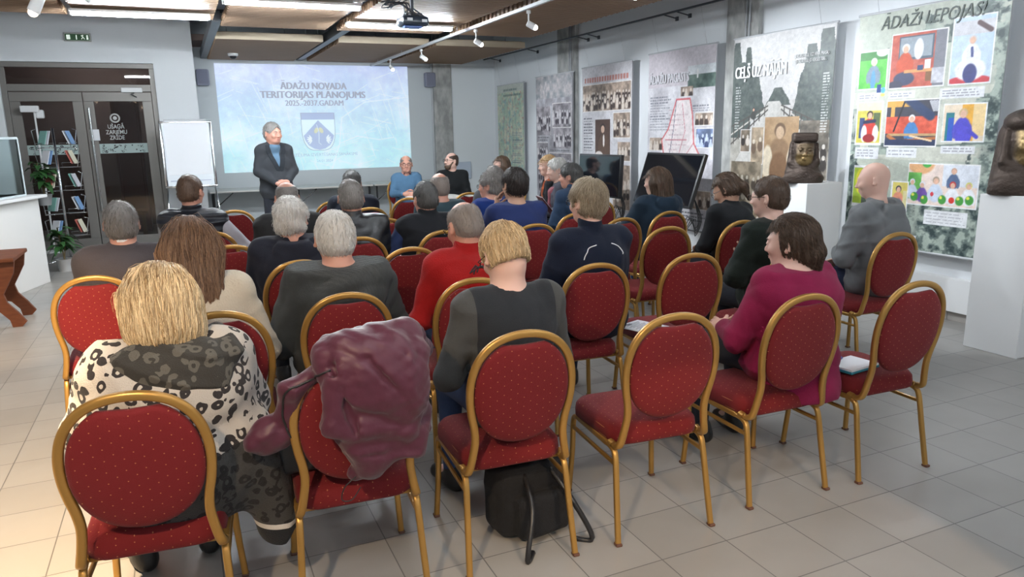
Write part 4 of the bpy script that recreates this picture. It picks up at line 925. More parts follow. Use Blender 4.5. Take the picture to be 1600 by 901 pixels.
for (x0, y0), (x1, y1) in zip(P[:-1], P[1:]):
    c = ((y0 > a.Y) != (y1 > a.Y)) & (a.X < (x1-x0)*(a.Y-y0)/((y1-y0) or 1e-9)+x0); ins ^= c
a.blend(ins*1., (240, 228, 228)); a.line(poly, .008, (215, 105, 110))
for q in ([(.46, .28), (.42, .45), (.36, .6), (.38, .8)], [(.26, .62), (.5, .66), (.72, .52)], [(.45, .78), (.85, .58)], [(.3, .5), (.62, .5)], [(.55, .3), (.6, .45), (.5, .6)]): a.line(q, .005, (90, 90, 110) if q[0][0] in (.46, .45) else (205, 130, 140), .8)
a.words(.35, .32, .65, .6, 10, (170, 130, 140), .35, .8); a.crowd(.7, .78, .98, .88, rows=1, **sep); a.crowd(.08, .84, .5, .95, rows=2, **sep); a.words(.55, .9, .95, .96, 3, (90, 90, 100))
Mlt = mat('print_pale_letters', (.72, .70, .74), .5)
banner(8.16, 6.85, .40, 2.52, a, 'banner with a red-outlined parish map and small photos, behind the larger touch screen', title=[('ĀDAŽU PAGASTS', .33, .155, .155, Mlt, 0, 0, .66)])
# 5: forest bridge banner
a = Art(200, 330, (205, 202, 200), 15); a.noise(0, 0, 1, .32, (200, 198, 198), (222, 220, 218), 4, 1)
def tree(cx, top, wd, bt, c0=(62, 72, 72), c1=(112, 118, 112), sd=1):
    n = vnoise(330, 200, 14, a.rg, 5); k = (a.Y-top)/(bt-top); e = wd*(.25+.75*np.clip(k, 0, 1))*(.8+.5*(n-.3)); m = ((np.abs(a.X-cx) < e) & (k > 0) & (a.Y < bt)); n2 = vnoise(330, 200, 34, a.rg, 3)
    c = np.array(c0)/255.*(1-n2[..., None])+np.array(c1)/255.*n2[..., None]; a.a = np.where(m[..., None], c, a.a)
for q in ((.04, .02, .13, .36), (.17, .05, .1, .36), (.26, .2, .14, .40), (.1, .12, .16, .5), (.93, .02, .2, .5), (.80, .08, .17, .46), (.74, .20, .12, .42), (.97, .10, .2, .56), (.5, .26, .16, .345)): tree(*q)
a.noise(0, .5, 1, .62, (150, 145, 135), (190, 186, 178), 9, 2)
rd = np.clip((a.Y-.325)/.30, 0, 1); hw = .06+rd*.36; cxr = .46+.02*rd; m = (np.abs(a.X-cxr) < hw) & (a.Y > .325) & (a.Y < .63); a.blend(m*1., (206, 203, 198)); a.blend(m*np.clip(vnoise(330, 200, 12, a.rg)-.4, 0, 1)*.8, (165, 160, 152))
for q in (-1, 1):
    for k, dy in enumerate((0, .03, .065)): a.line([(cxr.mean()+q*.07, .345+dy*.3), (cxr.mean()+q*.54, .46+dy*1.6)], .006, (88, 84, 80) if k != 1 else (205, 200, 192))
    for k in range(8): t = (k+.5)/8; x = .47+q*(.07+.45*t); y = .345+.115*t; a.line([(x, y), (x, y+.035+.07*t)], .005, (80, 76, 72))
a.person(.25, .36, .013, (75, 75, 72)); a.noise(0, .62, 1, 1, (168, 160, 148), (200, 194, 184), 6, 2)
a.crowd(.12, .46, .22, .57, sepia=(130, 115, 100), rows=1); a.crowd(.24, .45, .37, .63, sepia=(185, 165, 140), dark=(110, 90, 75), light=(230, 218, 200), rows=1)
def f():
    a.noise(.38, .40, .72, .755, (168, 135, 100), (205, 175, 140), 5, 2); a.person(.54, .47, .055, (150, 120, 92), (120, 95, 75), (205, 175, 145)); a.ell(.42, .62, .06, .09, (225, 210, 185)); a.ell(.67, .62, .06, .09, (225, 210, 185)); a.ell(.54, .66, .1, .1, (130, 98, 72)); a.ell(.55, .72, .14, .03, (228, 205, 175)); a.rect(.38, .735, .72, .755, (210, 185, 150))
a.clip(.38, .40, .72, .755, f); a.crowd(.73, .42, .99, .80, sepia=(120, 112, 102), dark=(55, 50, 48), light=(225, 218, 208), rows=4, fr=False)
a.crowd(.02, .62, .36, .86, sepia=(140, 128, 110), dark=(75, 66, 58), light=(205, 196, 180), rows=2, fr=False); a.crowd(.38, .765, .7, .86, sepia=(150, 140, 120), rows=2); a.crowd(.2, .87, .65, .98, sepia=(160, 140, 115), dark=(90, 70, 55), rows=2)
a.words(.04, .24, .1, .46, 16, (225, 225, 222), .7, .1); a.words(.91, .21, .97, .48, 22, (225, 225, 222), .75, .1)
Mlw = mat('print_white_letters', (.80, .80, .80), .5)
banner(6.56, 5.19, .45, 2.52, a, 'sepia banner showing a wooden bridge road between trees, behind the smaller bronze bust', title=[('CEĻŠ UZ MĀJĀM', .30, .175, .17, Mlw, .0, 0, .60), ('JO KURU IELU, KO VIŅA PRASA,', .795, .125, .046, Mlw, .15, 0, .66), ('JO TĀLĀK IEŠU, JO VEIKSIES TIEK ...', .795, .15, .046, Mlw, .15, 0, .56)])
# 6: colour banner
a = Art(250, 400, (182, 188, 176), 16); n = vnoise(400, 250, 5, a.rg); a.blend(np.clip((n-.45)*3, 0, 1)*.5, (208, 208, 192)); a.rect(0, .33, 1, .62, (205, 205, 192), .75)
def leaf(m_, f_=26):
    n = vnoise(400, 250, f_, a.rg, 4); n2 = vnoise(400, 250, 7, a.rg, 2); k = np.clip((n-.5)*9, 0, 1)*m_; a.blend(m_*.75*np.clip((n2-.3)*4, 0, 1), (70, 86, 84)); a.blend(k*.85, (176, 188, 176)); a.blend(np.clip((.42-n)*9, 0, 1)*m_*.8, (38, 54, 56))
nn = vnoise(400, 250, 8, a.rg, 3)
leaf(((a.X+nn*.35 > 1.06) & (a.Y < .75)).astype(float)); leaf(((a.X > .2) & (a.Y > .04+.0*a.X) & (a.Y < .16) & (nn > .5)).astype(float)*.7); leaf(((a.Y > .78-.08*nn)).astype(float)); leaf(((a.X < .16*nn+.02) & (a.Y > .4)).astype(float)); leaf(((a.X > .62) & (a.Y > .38) & (a.Y < .52) & (nn > .4)).astype(float)); leaf(((a.X < .3) & (a.Y > .55) & (a.Y < .6) & (nn > .35)).astype(float), 18)
a.line([(.0, .55), (.5, .565), (1, .545)], .006, (95, 110, 105), .8)
WB = (236, 236, 238)
def ph(x0, y0, x1, y1, fn): a.rect(x0-.007, y0-.005, x1+.007, y1+.005, WB); a.clip(x0, y0, x1, y1, fn)
def f1(): a.noise(.03, .16, .24, .32, (70, 175, 60), (110, 205, 85), 20, 1.5); a.rect(.03, .155, .26, .195, (60, 130, 60)); a.ell(.2, .165, .05, .02, (235, 238, 235)); a.person(.14, .205, .024, (120, 140, 160), (215, 210, 205), (225, 185, 170)); a.ell(.14, .285, .02, .05, (90, 150, 190))
ph(.03, .16, .24, .315, f1)
def f2():
    a.noise(.27, .10, .64, .32, (175, 75, 62), (200, 105, 85), 26, 1.5); a.rect(.32, .115, .56, .21, (80, 95, 110)); a.rect(.33, .12, .55, .20, (150, 160, 170)); a.ell(.46, .17, .035, .045, (225, 225, 230)); a.rect(.57, .10, .64, .32, (125, 125, 135)); a.person(.37, .165, .026, (200, 80, 50), (240, 240, 240)); a.ell(.37, .285, .08, .03, (60, 65, 95)); a.rect(.37, .25, .62, .262, (210, 150, 95)); a.rect(.46, .235, .5, .255, (50, 70, 110)); a.rect(.51, .215, .55, .25, (235, 235, 240)); a.rect(.52, .262, .62, .30, (130, 90, 60)); a.noise(.56, .25, .64, .31, (170, 170, 180), (230, 230, 235), 20, 2); a.ell(.31, .31, .06, .02, (60, 60, 80))
ph(.27, .105, .64, .32, f2)
def f3(): a.noise(.68, .07, .92, .32, (175, 200, 225), (205, 220, 238), 4, 1); a.rect(.68, .09, .92, .14, (205, 205, 212)); a.ell(.80, .31, .14, .02, (200, 60, 70)); a.person(.80, .16, .024, (232, 232, 240), (205, 205, 210)); a.ell(.80, .27, .10, .045, (236, 236, 242)); a.ell(.80, .285, .045, .04, (55, 60, 120)); a.line([(.83, .10), (.9, .13)], .014, (75, 45, 50)); a.line([(.80, .19), (.805, .22)], .008, (60, 70, 130))
ph(.68, .075, .92, .32, f3)
def f4(): a.rect(.04, .375, .23, .55, (214, 200, 90)); a.rect(.04, .375, .23, .41, (225, 230, 190)); a.rect(.06, .44, .10, .53, (60, 75, 120)); a.rect(.17, .42, .22, .5, (90, 105, 70)); a.person(.14, .43, .024, (205, 60, 50), (50, 40, 40)); a.ell(.10, .51, .025, .04, (235, 230, 230)); a.ell(.19, .51, .025, .04, (235, 230, 230)); a.ell(.14, .53, .05, .02, (150, 40, 45)); a.line([(.1, .46), (.18, .455)], .012, (45, 50, 80))
ph(.04, .375, .235, .555, f4)
def f5():
    a.rect(.27, .37, .63, .56, (60, 60, 72)); a.rect(.27, .37, .48, .40, (222, 165, 80)); a.rect(.30, .40, .33, .45, (225, 170, 90)); a.noise(.27, .44, .63, .51, (190, 70, 50), (225, 100, 75), 24, 2); a.line([(.40, .37), (.33, .50)], .006, (35, 35, 45)); a.line([(.42, .37), (.58, .44)], .03, (45, 60, 95))
    for k in range(6): a.line([(.57+.01*k, .38), (.6+.01*k, .42)], .004, (225, 225, 230), .8)
    a.person(.455, .45, .022, (70, 125, 185), (235, 235, 235)); a.rect(.29, .51, .63, .52, (190, 155, 110)); a.line([(.29, .52), (.36, .545), (.62, .53)], .012, (180, 110, 65)); a.rect(.27, .535, .63, .56, (45, 55, 85)); a.line([(.45, .52), (.60, .54)], .006, (230, 200, 160))
ph(.27, .375, .63, .56, f5)
def f6(): a.rect(.67, .40, .92, .54, (230, 212, 188)); a.rect(.78, .39, .86, .54, (228, 168, 60)); a.rect(.85, .40, .92, .52, (235, 205, 150)); a.rect(.685, .43, .735, .54, (40, 120, 130)); a.rect(.70, .45, .735, .54, (45, 90, 190)); a.person(.79, .435, .026, (75, 70, 190), (205, 175, 130)); a.ell(.80, .52, .055, .04, (82, 75, 200)); a.line([(.83, .5), (.88, .525)], .012, (75, 70, 190))
ph(.67, .40, .92, .54, f6)
def f7(): a.rect(.04, .66, .30, .82, (70, 80, 70)); a.rect(.04, .66, .12, .82, (165, 190, 60)); a.ell(.1, .72, .04, .06, (225, 215, 60)); a.person(.2, .70, .02, (70, 75, 110))
ph(.05, .655, .31, .83, f7)
def f8():
    a.rect(.47, .63, .92, .80, (235, 215, 205)); a.ell(.55, .63, .1, .05, (225, 170, 120)); a.noise(.47, .67, .56, .78, (80, 150, 70), (120, 190, 95), 18, 2); a.rect(.70, .62, .92, .72, (222, 226, 235)); a.ell(.59, .63, .035, .02, (70, 165, 70))
    a.person(.50, .71, .018, (205, 215, 235), (225, 230, 245)); a.person(.57, .72, .018, (110, 80, 160), (225, 225, 235)); a.person(.66, .70, .022, (205, 215, 232), (170, 150, 130)); a.person(.77, .66, .018, (85, 105, 140), (200, 160, 140)); a.person(.77, .715, .02, (232, 232, 238), (200, 60, 60)); a.person(.87, .715, .02, (235, 235, 240), (215, 210, 120))
    for x, y in ((.52, .77), (.59, .78), (.71, .775), (.82, .775), (.88, .77)): a.ell(x, y, .028, .02, (70, 150, 65)); a.ell(x-.01, y-.008, .01, .007, (225, 225, 90))
    a.ell(.77, .775, .02, .014, (220, 60, 50)); a.ell(.64, .755, .012, .01, (210, 60, 70))
ph(.47, .635, .92, .80, f8)
def f9(): a.rect(.36, .71, .47, .92, (222, 205, 110)); a.person(.405, .745, .02, (230, 150, 120), (45, 45, 70)); a.ell(.41, .87, .055, .09, (45, 75, 165)); a.ell(.395, .81, .022, .022, (215, 70, 55)); a.rect(.44, .75, .47, .9, (225, 215, 160))
ph(.355, .715, .47, .92, f9)
for x0, y0, x1, y1, n in ((.03, .335, .2, .365, 2), (.27, .335, .46, .365, 2), (.63, .335, .9, .375, 3), (.04, .57, .23, .62, 3), (.29, .57, .51, .61, 2), (.67, .56, .88, .59, 2), (.6, .82, .88, .88, 4), (.37, .935, .56, .96, 1)): a.rect(x0, y0, x1, y1, (226, 227, 230)).words(x0+.015, y0+.006, x1-.01, y1-.004, n, (150, 150, 160), .8)
a.rect(.175, .3, .21, .335, (30, 60, 130)); a.ell(.225, .325, .018, .014, (90, 180, 200)); a.ell(.225, .345, .018, .007, (225, 215, 110))
a.words(.38, .975, .6, .99, 1, (225, 225, 225))
banner(4.94, 3.62, .55, 2.53, a, 'colour photo banner headed in large capitals, nearest on the right wall', title=[('ĀDAŽI LEPOJAS!', .515, .052, .145, Mdk, .25, .0, .86)])
# ------------------------------------------------------------------ folding tables along the back wall
def folding_table(x0, x1, lab):
    r = empty('folding_table', lab, 'table', ((x0+x1)/2, 13.12, 0)); w = x1-x0
    b = MB(); b.box((0, 0, .725), (w-.01, .7, .03), bev=.006); b.build('table_top', mat('pale_laminate', (.60, .58, .55), .45), r)
    for q in (-1, 1):
        b = MB(); x = q*(w/2-.06)
        for y in (-.28, .28): b.cyl((x, y, 0), (x, y, .71), .014, 8)
        b.cyl((x, -.28, .03), (x, .28, .03), .012, 8); b.cyl((x, -.28, .7), (x, .28, .7), .012, 8); b.cyl((x, -.28, .45), (x-q*.3, -.28, .705), .009, 8); b.build('leg_frame', M_BLACK, r, True, 40)
for x0, x1, nm in ((.40, 1.72, 'left of three, behind the flip chart'), (1.74, 3.06, 'middle of three, behind the standing man'), (3.08, 4.40, 'right of three, behind the man in light blue')): folding_table(x0, x1, 'pale folding table against the back wall, '+nm)
for x0, x1, nm in ((2.86, 3.60, 'small white round-cornered table with papers in front of the man in light blue'), (3.72, 4.35, 'small pale table right of the bearded man')):
    r = empty('side_table', nm, 'table', ((x0+x1)/2, 9.9, 0)); w = x1-x0; b = MB(); b.prism(rrect(w, .55, .12, 6), .70, .725); b.build('table_top', mat('white_laminate', (.72, .70, .66), .4), r, True, 40)
    b = MB(); b.cyl((0, 0, .02), (0, 0, .70), .03, 14); b.build('pedestal', M_DGREY, r, True, 40); b = MB(); b.lathe([(0, 0), (.24, 0), (.24, .012), (.03, .035), (0, .035)]); b.build('base', M_DGREY, r, True, 40)
b = MB(); b.box((3.15, 9.86, .733), (.3, .21, .012), rz=.15, bev=.002); b.box((3.3, 9.86, .73), (.2, .28, .006), rz=-.3); tag(b.build('paper_stack', M_PAPER), 'open white papers on the small table in front of the man in light blue', 'papers')
b = MB(); b.box((3.98, 9.85, .73), (.21, .3, .006), rz=.2); tag(b.build('paper_sheet', M_PAPER), 'white sheet on the small table right of the bearded man', 'paper')
b = MB(); b.box((4.92, YB-.13, .88), (.5, .04, .32), bev=.01); tag(b.build('wall_box', mat('pale_blue_box', (.5, .56, .66), .5)), 'pale blue-grey flat box low on the white pier in the back corner', 'box')
# ------------------------------------------------------------------ flip chart
r = empty('flip_chart', 'white flip chart easel left of the projected picture', 'flip chart', (.14, 11.75, 0), 0)
Tl = Matrix.Rotation(-.12, 3, 'X')
def tl(x, y, z): return tuple(Tl @ Vector((x, y, z-1.35))+Vector((0, 0, 1.35)))
b = MB(); b.box(tl(0, 0, 1.36), (.62, .02, .90), rot=Tl); b.build('board', mat('whiteboard', (.78, .82, .86), .25), r)
b = MB()
for q in (-1, 1): b.box(tl(q*.335, -.004, 1.36), (.03, .03, .95), rot=Tl, bev=.008)
b.box(tl(0, -.004, .90), (.7, .035, .03), rot=Tl, bev=.008); b.box(tl(0, -.004, 1.82), (.7, .03, .03), rot=Tl, bev=.008); b.build('board_frame', M_CHROME, r, True, 40)
b = MB(); b.box(tl(0, -.022, 1.84), (.56, .03, .035), rot=Tl, bev=.008); b.build('paper_clamp', M_LGREY, r); b = MB(); b.box(tl(0, -.016, 1.44), (.58, .004, .74), rot=Tl); b.build('paper_pad', M_PAPER, r)
b = MB(); b.box(tl(0, -.02, .985), (.54, .002, .004), rot=Tl); b.box(tl(.05, -.045, .93), (.09, .03, .025), rot=Tl); b.build('marker_tray', mat('marker_blue', (.05, .07, .3), .4), r)
for q, (dx, dy) in enumerate(((-.34, -.12), (.34, -.12), (0, .55))): b = MB(); b.tube([tl(dx*.9, .02, 1.0) if q < 2 else (0, .05, 1.7), (dx*1.15, dy, 0)], .012, 8); b.build('leg', M_CHROME, r, True)
# ------------------------------------------------------------------ counter with glass case, plants, brochures, bench
b = MB(); b.box((0, 0, .485), (1.72, 2.1, .97), bev=.004); cr = b.build('counter', mat('white_lacquer', (.80, .79, .77), .35)); cr.location = (-2.625, 9.02, 0); cr.rotation_euler = (0, 0, -.305); tag(cr, 'white reception counter at the left edge', 'counter')
b = MB(); b.box((.03, .02, .985), (1.80, 2.2, .035), bev=.008); b.build('counter_top', M_WHITE, cr)
r = empty('display_case', 'clear glass display case standing on the white counter', 'display case', (-2.36, 9.27, 1.003), -.305); r.scale = (1, 1, 1.22)
b = MB()
for c, d in (((.62, 0, .26), (.008, 1.2, .5)), ((-.62, 0, .26), (.008, 1.2, .5)), ((0, .6, .26), (1.24, .008, .5)), ((0, -.6, .26), (1.24, .008, .5)), ((0, 0, .505), (1.24, 1.2, .008))): b.box(c, d)
b.build('glass_pane', mat('case_glass', (.88, .96, .96), .04, trans=1.), r); BS(bpy.data.materials['case_glass'])['IOR'].default_value = 1.12
b = MB()
for q in (-1, 1):
    for p in (-1, 1): b.box((q*.62, p*.6, .255), (.022, .022, .51), bev=.003)
    b.box((q*.62, 0, .512), (.022, 1.2, .022), bev=.003); b.box((0, q*.6, .512), (1.24, .022, .022), bev=.003); b.box((q*.62, 0, .008), (.03, 1.2, .016)); b.box((0, q*.6, .008), (1.24, .03, .016))
b.build('case_frame', mat('case_edge', (.62, .70, .72), .3), r)
b = MB()
for i in range(5): b.box((-1.98-.03*i, 9.15+.02*i, 1.012+.012*i), (.24, .16, .01), rz=.5*i)
tag(b.build('paper_stack', M_PAPER), 'loose white papers inside the glass case on the counter', 'papers')
r = empty('framed_notice', 'black framed notice on the wall left of the glass door', 'notice frame', (-2.42, YD-.02, 1.9)); b = MB(); b.box((0, 0, 0), (.36, .02, .44), bev=.004); b.build('rim', M_BLACK, r); b = MB(); b.box((0, -.012, .0), (.30, .004, .38)); b.build('paper', M_PAPER, r)
def leaf(b, p, d, ln, w, droop, seg=5):
    "one curved leaf blade"
    p = Vector(p); d = Vector(d).normalized(); s = d.cross(Vector((0, 0, 1))).normalized(); vs = []; 
    for i in range(seg+1):
        t = i/seg; ww = w*math.sin(PI*min(.97, .06+t*.94)**.8)+.001; c = p+d*ln*t+Vector((0, 0, -droop*t*t)); vs += [c-s*ww+Vector((0, 0, .15*ww)), c, c+s*ww+Vector((0, 0, .15*ww))]
    fs = [(3*i+a, 3*i+a+1, 3*i+a+4, 3*i+a+3) for i in range(seg) for a in (0, 1)]; b.add(vs, fs)
M_LEAF = mat('green_leaf', (.035, .11, .03), .45, var=.35, vscale=6); M_LEAF2 = mat('dark_leaf', (.03, .075, .04), .45, var=.3, vscale=6); M_SOIL = mat('soil', (.04, .028, .02), .9); M_STEM = mat('stem', (.12, .09, .04), .7)
def plant(x, y, z, h, n, ln, w, lab, ml, pot=(.5, .5, .5), rp=.12, sd=1):
    rg = random.Random(sd); r = empty('potted_plant', lab, 'plant', (x, y, z)); b = MB(); b.lathe([(0, 0), (rp*.72, 0), (rp, rp*1.5), (rp*1.05, rp*1.55), (rp*.93, rp*1.55), (rp*.9, rp*1.35), (0, rp*1.35)]); b.build('pot', mat('pot', pot, .5), r, True, 40)
    b = MB(); st = []
    for i in range(3): a = i*2.1; e = (.05*math.cos(a), .05*math.sin(a), h*(.8+.1*i)); b.tube(spline([(0, 0, rp*1.3), (e[0]*.4, e[1]*.4, h*.5), e], 5), .008, 6); st.append(e)
    b.build('stem', M_STEM, r, True); b = MB()
    for i in range(n):
        e = st[i % 3]; t = rg.uniform(.35, 1); a = rg.uniform(0, 2*PI); leaf(b, (e[0]*t, e[1]*t, rp*1.3+(e[2]-rp*1.3)*t), (math.cos(a), math.sin(a), rg.uniform(.1, .9)), ln*rg.uniform(.7, 1.2), w, ln*rg.uniform(.3, .9))
    b.build('leaves', ml, r, True)
plant(-2.75, 11.2, 0, 1.5, 60, .42, .035, 'tall potted plant with long narrow leaves behind the counter', M_LEAF2, (.6, .6, .58), .16, 2)
plant(-2.42, 9.45, 1.01, .42, 46, .16, .03, 'small leafy plant inside the glass case on the counter', M_LEAF2, (.4, .2, .1), .07, 3)
plant(-1.62, 11.1, .78, .55, 40, .2, .045, 'bushy green plant on the brochure stand shelf', M_LEAF, (.3, .3, .3), .09, 5)
plant(-1.42, 10.5, 0, .55, 44, .22, .04, 'low plant on the floor beside the counter', M_LEAF, (.5, .5, .5), .1, 6)
r = empty('brochure_stand', 'wire brochure stand full of leaflets between the counter and glass door', 'brochure stand', (-1.45, 11.3, 0), .3)
b = MB(); b.cyl((0, 0, .02), (0, 0, 1.75), .016, 10)
for a in range(4): t = a*PI/2+.4; b.tube([(0, 0, .06), (.4*math.cos(t), .4*math.sin(t), .012)], .011, 6)
b.build('pole', M_CHROME, r, True); b = MB()
for z in (.35, .65, .95, 1.25, 1.5):
    for q in (-1, 1): b.tube([(0, 0, z), (q*.22, -.05, z), (q*.25, -.1, z+.22), (q*.2, -.12, z+.24)], .006, 5); b.tube([(q*.03, -.12, z), (q*.24, -.12, z), (q*.24, -.12, z+.06), (q*.03, -.12, z+.06)], .004, 5, closed=True)
b.build('wire_rack', M_CHROME, r, True)
cols = [(.7, .7, .72), (.2, .35, .6), (.55, .15, .12), (.75, .7, .55), (.2, .4, .35), (.6, .6, .65)]
LM = [mat('leaflet_%d' % i, c, .4) for i, c in enumerate(cols)]; k = 0
for z in (.35, .65, .95, 1.25, 1.5):
    for q in (-1, 1):
        for j in range(2): b = MB(); b.box((q*.14+.03*j, -.09-.02*j, z+.13), (.11, .010, .18), rot=Matrix.Rotation(q*1.0, 3, 'Z') @ Matrix.Rotation(-.35, 3, 'X')); o = b.build('brochure', LM[k % 6], None); k += 1; o.parent = r; 
r = empty('notice_sign', 'small white sign on the glass of the left door', 'sign', (-.95-.13, YD+.03, 1.66)); b = MB(); b.box((0, 0, 0), (.12, .008, .16)); b.build('sheet', M_PAPER, r)
b = MB(); b.box((-1.83, YD-.10, 2.03), (.22, .1, .09), bev=.01); b.box((-1.72, YD-.05, 1.96), (.1, .1, .12), bev=.02); b.cyl((-1.78, YD-.1, 0), (-1.78, YD-.1, 2.0), .012, 8); b.cyl((-1.78, YD-.1, 0), (-1.78, YD-.1, .02), .13, 20); tag(b.build('ticket_holder', M_WHITE), 'small white device on a post in front of the left glass door', 'device')
def bench():
    r = empty('trestle_table', 'low carved reddish-brown wooden trestle table at the left edge', 'table', (-1.61, 7.74, 0), PI/2); M_B = wood('mahogany', (.10, .028, .012), (.21, .07, .03), (3, 3, 14))
    b = MB(); b.box((0, 0, .60), (.66, .46, .035), bev=.008); b.build('table_top', M_B, r)
    prof = [(.17, 0), (.20, .03), (.155, .10), (.10, .17), (.085, .23), (.12, .29), (.165, .37), (.18, .455), (.08, .455), (.075, .38), (0, .33), (-.075, .38), (-.08, .455), (-.18, .455), (-.165, .37), (-.12, .29), (-.085, .23), (-.10, .17), (-.155, .10), (-.20, .03), (-.17, 0), (-.11, 0), (-.10, .05), (-.05, .11), (0, .125), (.05, .11), (.10, .05), (.11, 0)]
    for q in (-1, 1): b = MB(); b.prism(prof, -.02, .02, Matrix(((0, 0, 1, q*.24), (1.22, 0, 0, 0), (0, 1.283, 0, 0), (0, 0, 0, 1)))); b.build('leg', M_B, r)
    b = MB(); b.box((0, 0, .28), (.46, .035, .09), bev=.006); b.build('stretcher', M_B, r)
bench()
# ------------------------------------------------------------------ touch screens on stands
M_SCR = mat('glossy_dark_screen', (.008, .009, .012), .06, spec=.7)
def touchscreen(c, rz, w, h, tilt, lab):
    r = empty('touch_screen', lab, 'touch screen', (c[0], c[1], 0), math.radians(rz)); T = Matrix.Rotation(math.radians(-tilt), 3, 'X'); z = c[2]
    b = MB(); b.box((0, 0, z), (w, .05, h), rot=T, bev=.01); b.build('housing', M_BLACK, r, True, 40); b = MB(); b.box(T @ Vector((0, -.027, 0))+Vector((0, 0, z)), (w-.05, .004, h-.05), rot=T); b.build('screen', M_SCR, r)
    b = MB(); b.box((0, .08, z*.5), (.09, .05, z), bev=.006); b.box((0, .06, .02), (.5, .42, .03), bev=.008); b.box(tuple(T @ Vector((0, .05, 0))+Vector((0, 0, z))), (.25, .06, .2), rot=T, bev=.01); b.build('stand', M_LGREY, r, True, 40)
    b = MB()
    for i in range(4): b.tube(spline([(w*.4, .03, z-h*.3), (w*.45+.02*i, .05, z-h*.5-.1), (w*.35, .1, z-h*.5-.22-.03*i), (w*.2+.05*i, .1, z-h*.5-.12), (.05, .1, .12+.05*i)], 6), .005, 5)
    b.build('cable', M_BLACK, r, True)
touchscreen((4.97, 8.3, 1.02), -88, .98, .54, 3, 'smaller black touch screen on a stand, left of the two')
touchscreen((5.08, 6.97, 1.03), -90, 1.08, .61, 19, 'larger tilted black touch screen on a stand, right of the two')
# ------------------------------------------------------------------ plinths and bronze busts
def plinth(x0, x1, y0, y1, z, lab): b = MB(); b.box(((x0+x1)/2, (y0+y1)/2, z/2), (x1-x0, y1-y0, z), bev=.004); tag(b.build('plinth', M_WHITE), lab, 'plinth')
plinth(5.0, 5.42, 4.84, 5.22, 1.10, 'white square plinth under the smaller bronze bust')
plinth(5.12, 5.55, 3.0, 3.38, 1.11, 'tall white square plinth at the right edge under the bronze bust')
def bronze():
    m = mat('patinated_bronze', (.10, .07, .05), .42, .65, bump=.6, bscale=70); g = N(m, 'ShaderNodeAttribute'); g.attribute_name = 'rnd'
    L(m, mixc(m, g.outputs['Fac'], (.075, .055, .045), (.42, .29, .12)), BS(m)['Base Color']); L(m, fmath(m, 'SUBTRACT', .55, fmath(m, 'MULTIPLY', g.outputs['Fac'], .27)), BS(m)['Roughness']); return m
M_BRZ = bronze()
def bust(loc, rz, s, lab, cap_=True, gold=1.):
    S = SDF(); S.ops += head_sdf(w=.98).ops; X = S
    X.ell((0, -.05, .01), (.094, .08, .12), k=.01); X.cap((0, -.07, .02), (0, -.045, -.2), .078, .098, sc=(1.1, .85, 1), k=.015); X.ell((-.02, -.02, -.205), (.122, .105, .045), k=.03)
    for q in (-1, 1): X.cap((q*.086, .0, .04), (q*.092, .015, -.09), .014, .018, k=.015); X.cap((q*.092, .015, -.09), (0, .06, -.165), .022, .026, k=.02)
    X.cap((0, .0, -.18), (0, .01, -.21), .07, .085, sc=(1.2, .7, 1), k=.03)
    if cap_: X.box((0, -.016, .092), (.088, .100, .036), .022, k=.004)
    else: X.ell((0, -.02, .085), (.096, .115, .06), k=.01)
    X.mod(lambda x, y, z, F: np.maximum(F-.0008*np.sin(60*x+9*np.sin(30*z))*np.sin(55*z+5*np.sin(40*y)), -.245-z))
    V, Q = S.mesh(.0045); sk = head_sdf(w=.98); f = sk.at(V[:, 0], V[:, 1], V[:, 2]); fm = np.clip(1-np.abs(f)/.004, 0, 1)*(V[:, 1] > .03)*(V[:, 2] > -.12)*(V[:, 2] < .05)*np.clip((.07-np.abs(V[:, 0]))*60, 0, 1); fm = fm*np.clip(.55+V[:, 1]*6-.3, .3, 1)*(gold+(1-gold)*np.clip((-.02-V[:, 2])*40, 0, 1))
    V = V*s; V[:, 2] += .245*s; o = np_mesh('bronze_bust', V, Q, M_BRZ, None, attr=fm); o.location = loc; o.rotation_euler = (0, 0, math.radians(rz)); tag(o, lab, 'bust')
bust((5.10, 5.0, 1.10), 140, 1.18, 'dark bronze bust with flat cap and scarf on the plinth before the bridge banner', gold=.25)
bust((5.27, 3.19, 1.11), 140, 1.48, 'large bronze bust with a smooth golden face at the right edge', cap_=False)
S = SDF(); S.cap((5.19, 2.93, 1.25), (5.22, 2.9, 1.05), .05, .045, k=.03).cap((5.24, 2.88, 1.3), (5.25, 2.86, 1.12), .06, .05, k=.03).ell((5.2, 2.9, 1.0), (.045, .04, .05)).mod(folds(.004, 60, 3)); tag(soft('black_scarf', S, .008, fabric('black_wool', (.012, .012, .014))), 'black knitted cloth hanging beside the bust at the right edge', 'cloth')
